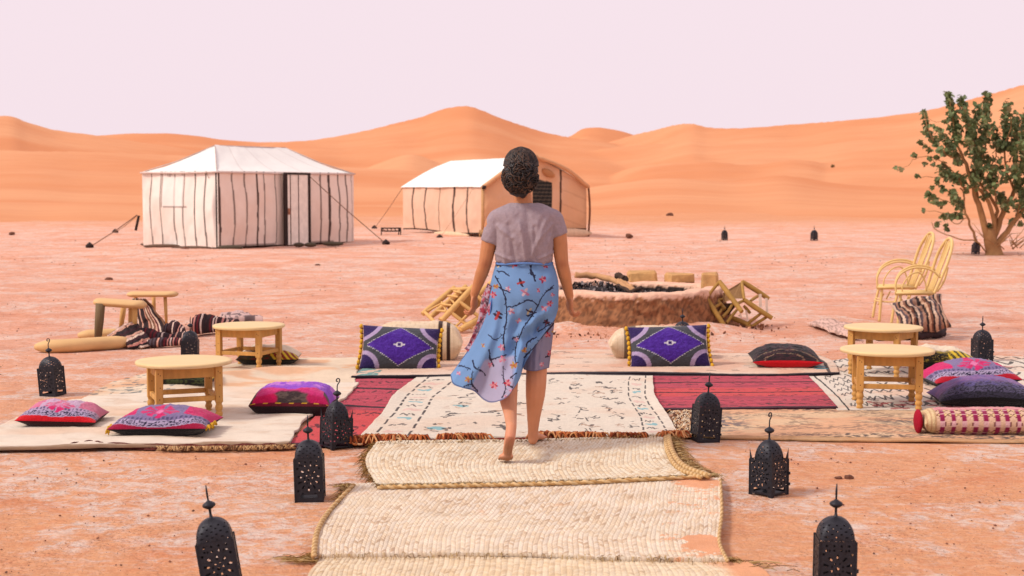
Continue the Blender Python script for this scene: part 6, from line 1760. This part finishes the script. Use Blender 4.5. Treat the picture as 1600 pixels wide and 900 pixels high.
for k in range(300):       # coils of the bun
    nrm = Vector((hs.gauss(0, 1), hs.gauss(0, .7), hs.gauss(0, 1))).normalized(); u_ = nrm.orthogonal().normalized(); v_ = nrm.cross(u_)
    a0 = hs.uniform(0, 6.28); ln = hs.uniform(.8, 2.4); off = hs.uniform(-.8, .8); ph = hs.uniform(0, 6); pts = []
    rad = math.sqrt(max(.05, 1 - off * off))
    for j in range(14):
        a = a0 + ln * j / 13; d = (u_ * math.cos(a) + v_ * math.sin(a)) * rad + nrm * off; q = 1.04 + .08 * math.sin(j * .9 + ph)
        pts.append(bc + Vector((d.x * .088 * q, d.y * .070 * q, d.z * .084 * q)))
    n0 = len(st.v); st.tube(cr(pts, 18), [.0028] * 16 + [.0018, .001], 4, caps=False); scc += [hs.choice(HC)] * (len(st.v) - n0)
for k in range(46):        # stray curls at the nape and sides
    a = hs.uniform(-1.1, 1.1); p = onell(hcc, (.086, .096, .112), a, R(-40)); pts = [p]
    for j in range(6): pts.append(pts[-1] + Vector((hs.gauss(0, .006), hs.gauss(0, .005), -hs.uniform(.002, .010))))
    n0 = len(st.v); st.tube(cr(pts, 12), [.0016] * 11 + [.0006], 3, caps=False); scc += [HC[1]] * (len(st.v) - n0)
st.build('strands', M_hair2, bunob, local=False, cols=np.array(scc))['kind'] = 'stuff'

# t-shirt
sh = MB()
rings = [(320, 800, 838, .056, 0), (325, 782, 858, .074, 0), (334, 768, 872, .090, -.002), (348, 772, 868, .100, -.005), (362, 775, 865, .108, -.008), (380, 776, 864.5, .108, -.008), (396, 775, 863.5, .104, -.004), (407, 775, 862.5, .102, 0), (412, 779, 859.5, .094, 0), (422, 782, 856, .088, 0)]
n = 40
ri = np.array(rings, float); rs_ = cr(ri, 34); V = []
for (y, x0, x1, ry, dy) in rs_:
    a = Pw(x0, y, dy); b = Pw(x1, y, dy); c = (a + b) / 2; rx = (b.x - a.x) / 2
    for k in range(n):
        an = 2 * PI * k / n; ca, sa = math.cos(an), math.sin(an)
        V.append((c.x + math.copysign(abs(ca) ** .85, ca) * rx, c.y + math.copysign(abs(sa) ** .85, sa) * ry, c.z))
Fs = [(i * n + k, i * n + (k + 1) % n, (i + 1) * n + (k + 1) % n, (i + 1) * n + k) for i in range(33) for k in range(n)] + [tuple(reversed(range(n))), tuple(range(33 * n, 34 * n))]
sh.add(V, Fs)
def sl(a, b, ra, rb):
    pts = [a.lerp(b, i / 6) for i in range(7)]; sh.tube(pts, [ra + (rb - ra) * i / 6 for i in range(7)], 18); sh.ell(a, ra * .98, 16)
sl(Pw(778, 344), Pw(766.5, 379, 0), .056, .0510); sl(Pw(863, 344), Pw(872.5, 368, 0), .058, .0500)
sl(Pw(800, 332), Pw(778, 344), .050, .056); sl(Pw(840, 332), Pw(863, 344), .050, .056)
sh.lathe([(.062, -.02), (.066, 0), (.066, .010), (.060, .012)], 24, Pw(818, 322, 0))
V, Fc, Nn = remesh(sh, .005, 4, .5)
PXs = 800 + V[:, 0] / V[:, 1] * F; 
Zr = (CAM_H - V[:, 2]) ; PYs = 450 + F * np.tan(np.arctan2(CAM_H - V[:, 2], V[:, 1]) - PITCH)
lump = np.zeros(len(V))
LK = 1.6
for (x0, y0, x1, y1, w_, a_) in ((812, 348, 822, 405, 3.2, .006), (835, 355, 838, 405, 3.0, -.006), (852, 345, 830, 400, 3.5, .006), (795, 352, 805, 408, 3.5, -.006), (785, 360, 790, 410, 3, .005), (858, 368, 848, 412, 3, .006), (824, 330, 828, 410, 5, -.006),
                                 (778, 352, 800, 372, 3, .005), (862, 350, 842, 374, 3, .005), (776, 396, 800, 406, 2.5, .005), (862, 394, 840, 404, 2.5, .005), (800, 335, 812, 360, 5, .003), (845, 335, 835, 360, 5, .003)):
    dx, dy = x1 - x0, y1 - y0; L = dx * dx + dy * dy; t = np.clip(((PXs - x0) * dx + (PYs - y0) * dy) / L, 0, 1)
    d = np.hypot(PXs - x0 - t * dx, PYs - y0 - t * dy); lump += LK * a_ * np.exp(-(d / w_) ** 2)
lump += (fbm(PXs / 11, PYs / 26, 5, 4) - .5) * .010 + (fbm(PXs / 5, PYs / 7, 9, 3) - .5) * .005
nb_ = 1 - np.exp(-((PYs - 412) / 3.0) ** 2) * .0
V = V + Nn * (lump * sstep(YW + .02, YW - .03, V[:, 1]) + .003)[:, None]
shirt = mesh_obj('t_shirt', V, Fc, M_shirt, wo_, local=False)
def ringt(c, rx, ry, r, nm, M=None, par=shirt):
    pts = []
    for k in range(33):
        a = 2 * PI * k / 32; v = Vector((math.cos(a) * rx, math.sin(a) * ry, 0)); v = M @ v if M is not None else v; pts.append(Vector(c) + v)
    MB().tube(pts, r, 6, caps=False).build(nm, M_shirt, par, local=False)
def dirM(d): return d.normalized().to_track_quat('Z', 'Y').to_matrix()
ringt(Pw(766.5, 378.5, 0), .0485, .0485, .0032, 'sleeve_hem', dirM(Pw(776, 343) - Pw(764.5, 379)))
ringt(Pw(872.5, 367.5, 0), .0475, .0475, .0032, 'sleeve_hem', dirM(Pw(865, 343) - Pw(874, 368)))
ringt(Pw(818, 320.0, 0), .065, .064, .0038, 'neck_band')

# ------------------------------------------------------------ skirt
def zx(x, y): return 680 + x / 2.727, 400 + y / 2.727
BR = [[(262, 65), (290, 68), (315, 85)], [(255, 85), (285, 140), (300, 190), (305, 260), (292, 340), (294, 400)], [(405, 40), (415, 80), (425, 105)], [(305, 218), (345, 212), (385, 190), (412, 192), (438, 212)],
      [(505, 125), (460, 170), (437, 212), (412, 255), (385, 290), (365, 330), (345, 380), (340, 430), (345, 460)], [(225, 335), (250, 355), (265, 352), (297, 328)], [(510, 282), (475, 300), (440, 322)],
      [(505, 297), (462, 343), (430, 380), (402, 408), (378, 432)], [(432, 345), (397, 365), (385, 395)], [(70, 470), (115, 470), (150, 480)], [(160, 445), (170, 475), (200, 490), (213, 510)], [(160, 490), (155, 540), (182, 578)],
      [(290, 470), (290, 520), (300, 560), (285, 605)], [(303, 545), (330, 560)], [(265, 130), (320, 157)], [(240, 442), (272, 430), (302, 420)], [(120, 555), (150, 548), (170, 560)], [(300, 290), (292, 330)],
      [(395, 255), (430, 240)], [(320, 520), (345, 500)], [(230, 400), (235, 440), (250, 470)], [(470, 440), (500, 425)], [(355, 340), (330, 352)], [(410, 80), (404, 60)], [(423, 90), (415, 70)], [(475, 150), (500, 135)], [(350, 210), (358, 200)], [(262, 235), (285, 250)]]
FLW = [(335, 40, 11, 0), (365, 115, 15, 1), (382, 155, 16, 2), (458, 100, 13, 0), (465, 222, 12, 3), (490, 203, 11, 0), (258, 130, 10, 4), (248, 165, 12, 0), (265, 255, 17, 1), (400, 235, 13, 5), (355, 275, 10, 3), (325, 236, 11, 2), (380, 402, 10, 4),
       (282, 390, 12, 3), (286, 440, 13, 3), (234, 465, 9, 3), (335, 465, 13, 4), (308, 540, 12, 0), (250, 550, 14, 0), (480, 345, 10, 0), (488, 422, 11, 0), (474, 283, 12, 6), (140, 525, 12, 4), (505, 330, 8, 4), (345, 355, 9, 2), (270, 40, 9, 5), (345, 575, 9, 0),
       (310, 140, 9, 2), (205, 380, 8, 4), (500, 165, 8, 3), (440, 145, 8, 0), (215, 130, 8, 3), (325, 575, 8, 3), (100, 500, 8, 3), (455, 470, 8, 3), (300, 600, 8, 2), (470, 45, 8, 0)]
FC_ = [(C(205, 40, 70), C(240, 150, 160)), (C(60, 30, 40), C(206, 70, 60)), (C(245, 205, 215), C(215, 130, 160)), (C(236, 120, 150), C(246, 190, 205)), (C(226, 178, 80), C(206, 120, 80)), (C(240, 214, 170), C(70, 40, 44)), (C(50, 34, 50), C(120, 60, 70))]
def print_color(PX, PY, base):
    c = base.copy(); j = (fbm(PX / 4, PY / 4, 3, 2) - .5) * 2.0; X = PX + j; Y = PY + (fbm(PX / 4, PY / 4, 13, 2) - .5) * 2.0
    rs = np.random.RandomState(2); segs = []
    for b in BR:
        pts = cr([(*zx(*p), 0) for p in b], max(4, len(b) * 4))[:, :2]; w0 = rs.uniform(.8, 1.3)
        for i in range(len(pts) - 1): segs.append((*pts[i], *pts[i + 1], w0 * rs.uniform(.8, 1.2)))
        for i in range(1, len(pts) - 1, 3):
            a = rs.uniform(0, 6.28); segs.append((pts[i][0], pts[i][1], pts[i][0] + math.cos(a) * 4, pts[i][1] + math.sin(a) * 3.2, .5))
    c = blend(c, segs_mask(X, Y, segs, .7) * .92, C(48, 38, 62))
    for (x, y, s, k) in FLW:
        fx, fy = zx(x, y); s = s / 2.727 * 1.2; bb = (np.abs(X - fx) < s * 2) & (np.abs(Y - fy) < s * 2)
        if not bb.any(): continue
        r_ = np.random.RandomState(int(x + y)); n = r_.randint(4, 7); a0 = r_.uniform(0, 6)
        for q in range(n):
            a = a0 + q * 2 * PI / n + r_.uniform(-.3, .3); qx = fx + math.cos(a) * s * .55; qy = fy + math.sin(a) * s * .5
            co, si = math.cos(a), math.sin(a); u = (X - qx) * co + (Y - qy) * si; v = -(X - qx) * si + (Y - qy) * co
            m = (u / (s * .58)) ** 2 + (v / (s * .30)) ** 2 < 1
            cc_ = np.array(FC_[k][q % 2]) * r_.uniform(.85, 1.2); c = blend(c, m * .92, cc_)
        c = blend(c, np.hypot(X - fx, Y - fy) < s * .2, FC_[k][1])
    return c
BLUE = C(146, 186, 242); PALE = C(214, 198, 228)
nu, nv = 300, 280
u = np.linspace(0, 1, nu)
hemc = cr([(704, 588, 0), (708, 600, 0), (722, 606, 0), (740, 611, 0), (756, 625, 0), (770, 629, 0), (790, 622, 0), (803, 607, 0), (812, 592, 0), (819, 571, 0), (833, 546, 0), (850, 522, 0), (866, 500, 0), (872, 484, 0)], nu)
wx = 775.5 + 87.5 * u
U, V = np.meshgrid(u, np.linspace(0, 1, nv))
hipx = 762.5 + 110.5 * u ** 1.0; hipy = 478.0
midL = np.array([763, 500])
X0 = wx[None]; Y0 = 409 + 2.0 * np.sin(U * PI) ; XH = hipx[None]; HY = np.minimum(478, 409 + (hemc[:, 1] - 409) * .55)[None]
XE = hemc[:, 0][None]; YE = hemc[:, 1][None]
# quadratic-ish two stage path: waist -> hip -> hem
tH = .40
s1 = np.clip(V / tH, 0, 1); s2 = np.clip((V - tH) / (1 - tH), 0, 1)
PXk = np.where(V < tH, X0 + (XH - X0) * np.sin(s1 * PI / 2), XH + (XE - XH) * (s2 ** 1.45))
PYk = np.where(V < tH, Y0 + (HY - Y0) * s1, HY + (YE - HY) * s2)
def bulge(U, V):
    ry = .100 + .05 * sstep(0, .35, V); return -np.sqrt(np.clip(1 - (2 * U - 1) ** 2, 0, 1)) * ry
amp = sstep(.25, 1, V)
DY = bulge(U, V) * (1 - .25 * amp)
DY += amp * (.050 * np.sin(U * 17 + V * 3.0) + .026 * np.sin(U * 37 - V * 4 + 1)) * (1 - .3 * U) + (fbm(U * 7, V * 4, 3, 3) - .5) * .03 * amp
# tension folds running from the right hip down to the left hem
fd = (PXk - 872) * .62 + (PYk - 480) * .80
DY += .02 * np.sin(fd / 4.2) * sstep(20, 60, PYk - 440) * np.exp(-((fd - 5) / 34) ** 2) * np.exp(-((PXk - 838) / 40) ** 2)
DY += .013 * np.sin((PXk * .9 + PYk * .35) / 6.0) * sstep(430, 520, PYk)
DY += .004 * np.sin(PXk / 3.0) * np.exp(-((PYk - 412) / 8) ** 2)
DY -= .13 * sstep(.45, .95, V) * np.exp(-((PXk - 792) / 30) ** 2)
DY -= .02 * sstep(.0, .2, V) * 1
DY += .10 * sstep(.5, 1, V) * sstep(.35, 0, U) 
def to_world(PX, PY, Y):
    uu = (PX - 800) / F; vv = -(PY - 450) / F; dy = math.cos(PITCH) + vv * math.sin(PITCH); t = Y / dy
    return np.stack([uu * t, Y, CAM_H + (-math.sin(PITCH) + vv * math.cos(PITCH)) * t], -1)
S = to_world(PXk, PYk, YW + DY)
base = solid(BLUE, U)
base = blend(base, (fbm(PXk / 30, PYk / 30, 4) > .55) * .10, C(150, 180, 235))
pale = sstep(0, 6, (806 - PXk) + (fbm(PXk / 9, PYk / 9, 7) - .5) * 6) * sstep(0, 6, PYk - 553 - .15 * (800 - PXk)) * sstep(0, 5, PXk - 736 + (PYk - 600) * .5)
base = blend(base, pale * .85, PALE)  # light showing through the thin lower-left cloth, painted into its colour
base = blend(base, ((np.abs(PXk - 801.5) < .7) & (PYk > 560)) * .5, C(130, 150, 205))
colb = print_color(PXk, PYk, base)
hm = V > .992; colb = blend(colb, hm * .7, C(88, 100, 150))
# front half
DYf = +np.sqrt(np.clip(1 - (2 * U - 1) ** 2, 0, 1)) * (.095 + .05 * sstep(0, .35, V)) * (1 - .55 * amp) + .02 * amp * np.sin(U * 15 + 2)
DYf += DY - bulge(U, V) * (1 - .25 * amp)
Sf = to_world(PXk * 1, PYk - 3 * amp, YW + np.maximum(DYf, DY + .004))
colf = print_color(PXk[:, ::-1] + 9, PYk, solid(BLUE, U))
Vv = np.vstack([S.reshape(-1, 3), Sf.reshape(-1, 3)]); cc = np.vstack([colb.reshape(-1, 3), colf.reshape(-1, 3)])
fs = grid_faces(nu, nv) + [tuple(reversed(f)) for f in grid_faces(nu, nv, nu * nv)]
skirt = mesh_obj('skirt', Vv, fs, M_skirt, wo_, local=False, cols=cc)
# waistband
wb = []
for k in range(49):
    a = 2 * PI * k / 48; c = (Pw(775.5, 411) + Pw(863, 411)) / 2; wb.append(Vector((c.x + math.cos(a) * (Pw(863, 411).x - Pw(775.5, 411).x) / 2, c.y - .003 + math.sin(a) * .108, c.z + .004 * math.sin(a * 3))))
MB().tube(wb, .006, 6, caps=False).build('waistband', mat('waist_blue', C(112, 150, 216), bump=.4, bscale=80), skirt, local=False)
# inner wrap panel over the right thigh, greyer, hanging to the knee
nu2, nv2 = 120, 120
U, V = np.meshgrid(np.linspace(0, 1, nu2), np.linspace(0, 1, nv2))
PX2 = (808 + (818 - 808) * V) * (1 - U) + (869 + (858 - 869) * V ** 1.2) * U; PY2 = 470 + (577 - 470 + 3 * np.sin(U * 4)) * V
ang = (U - .5) * PI * 1.0; DY2 = -np.cos(ang) * .095 + .004 * np.sin(U * 30 + V * 4) + (fbm(U * 5, V * 5, 6) - .5) * .02
S2 = to_world(PX2, PY2, YW + DY2); GRY = C(176, 168, 200)
c2_ = print_color(PX2, PY2 + 3, blend(solid(GRY, U), sstep(.2, .0, V) * .8, BLUE)); c2_ = blend(c2_, (V > .985) * .6, C(120, 120, 160))
DY3 = np.cos(ang) * .085; S3 = to_world(PX2, PY2, YW + DY3)
Vv = np.vstack([S2.reshape(-1, 3), S3.reshape(-1, 3)])
mesh_obj('inner_wrap', Vv, grid_faces(nu2, nv2) + [tuple(reversed(f)) for f in grid_faces(nu2, nv2, nu2 * nv2)], M_skirt, skirt, local=False, cols=np.vstack([c2_.reshape(-1, 3)] * 2))
# loose wrap end fluttering at the left, pale pink side outwards
rows = [[(762, 442, -.02), (767, 446, -.05), (772, 450, -.08)], [(753, 468, 0), (762, 474, -.05), (768, 478, -.08)], [(747, 500, .02), (757, 503, -.03), (765, 505, -.06)], [(734, 532, .04), (746, 534, 0), (757, 536, -.04)], [(726, 545, .05), (736, 552, .02), (748, 556, -.02)]]
A = np.array([cr([(x, y, YW + d) for x, y, d in r], 60) for r in rows]); O = np.stack([cr(A[:, j], 140) for j in range(60)], 1)
U, V = np.meshgrid(np.linspace(0, 1, 60), np.linspace(0, 1, 140)); O[..., 2] += .012 * np.sin(U * 9 + V * 8)
S4 = to_world(O[..., 0], O[..., 1], O[..., 2]); PKP = C(222, 186, 206)
c4 = solid(PKP, U); q = fbm(O[..., 0] / 3.2, O[..., 1] / 3.2, 5, 3); c4 = blend(c4, (q > .57) * .8, C(90, 50, 66)); q = fbm(O[..., 0] / 4 + 9, O[..., 1] / 4, 15, 3); c4 = blend(c4, (q > .58) * .8, C(206, 70, 96)); c4 = blend(c4, U > .93, C(90, 140, 220))
o = mesh_obj('wrap_end', S4.reshape(-1, 3), grid_faces(60, 140), M_skirt, skirt, local=False, cols=c4.reshape(-1, 3))
md = o.modifiers.new('t', 'SOLIDIFY'); md.thickness = .003
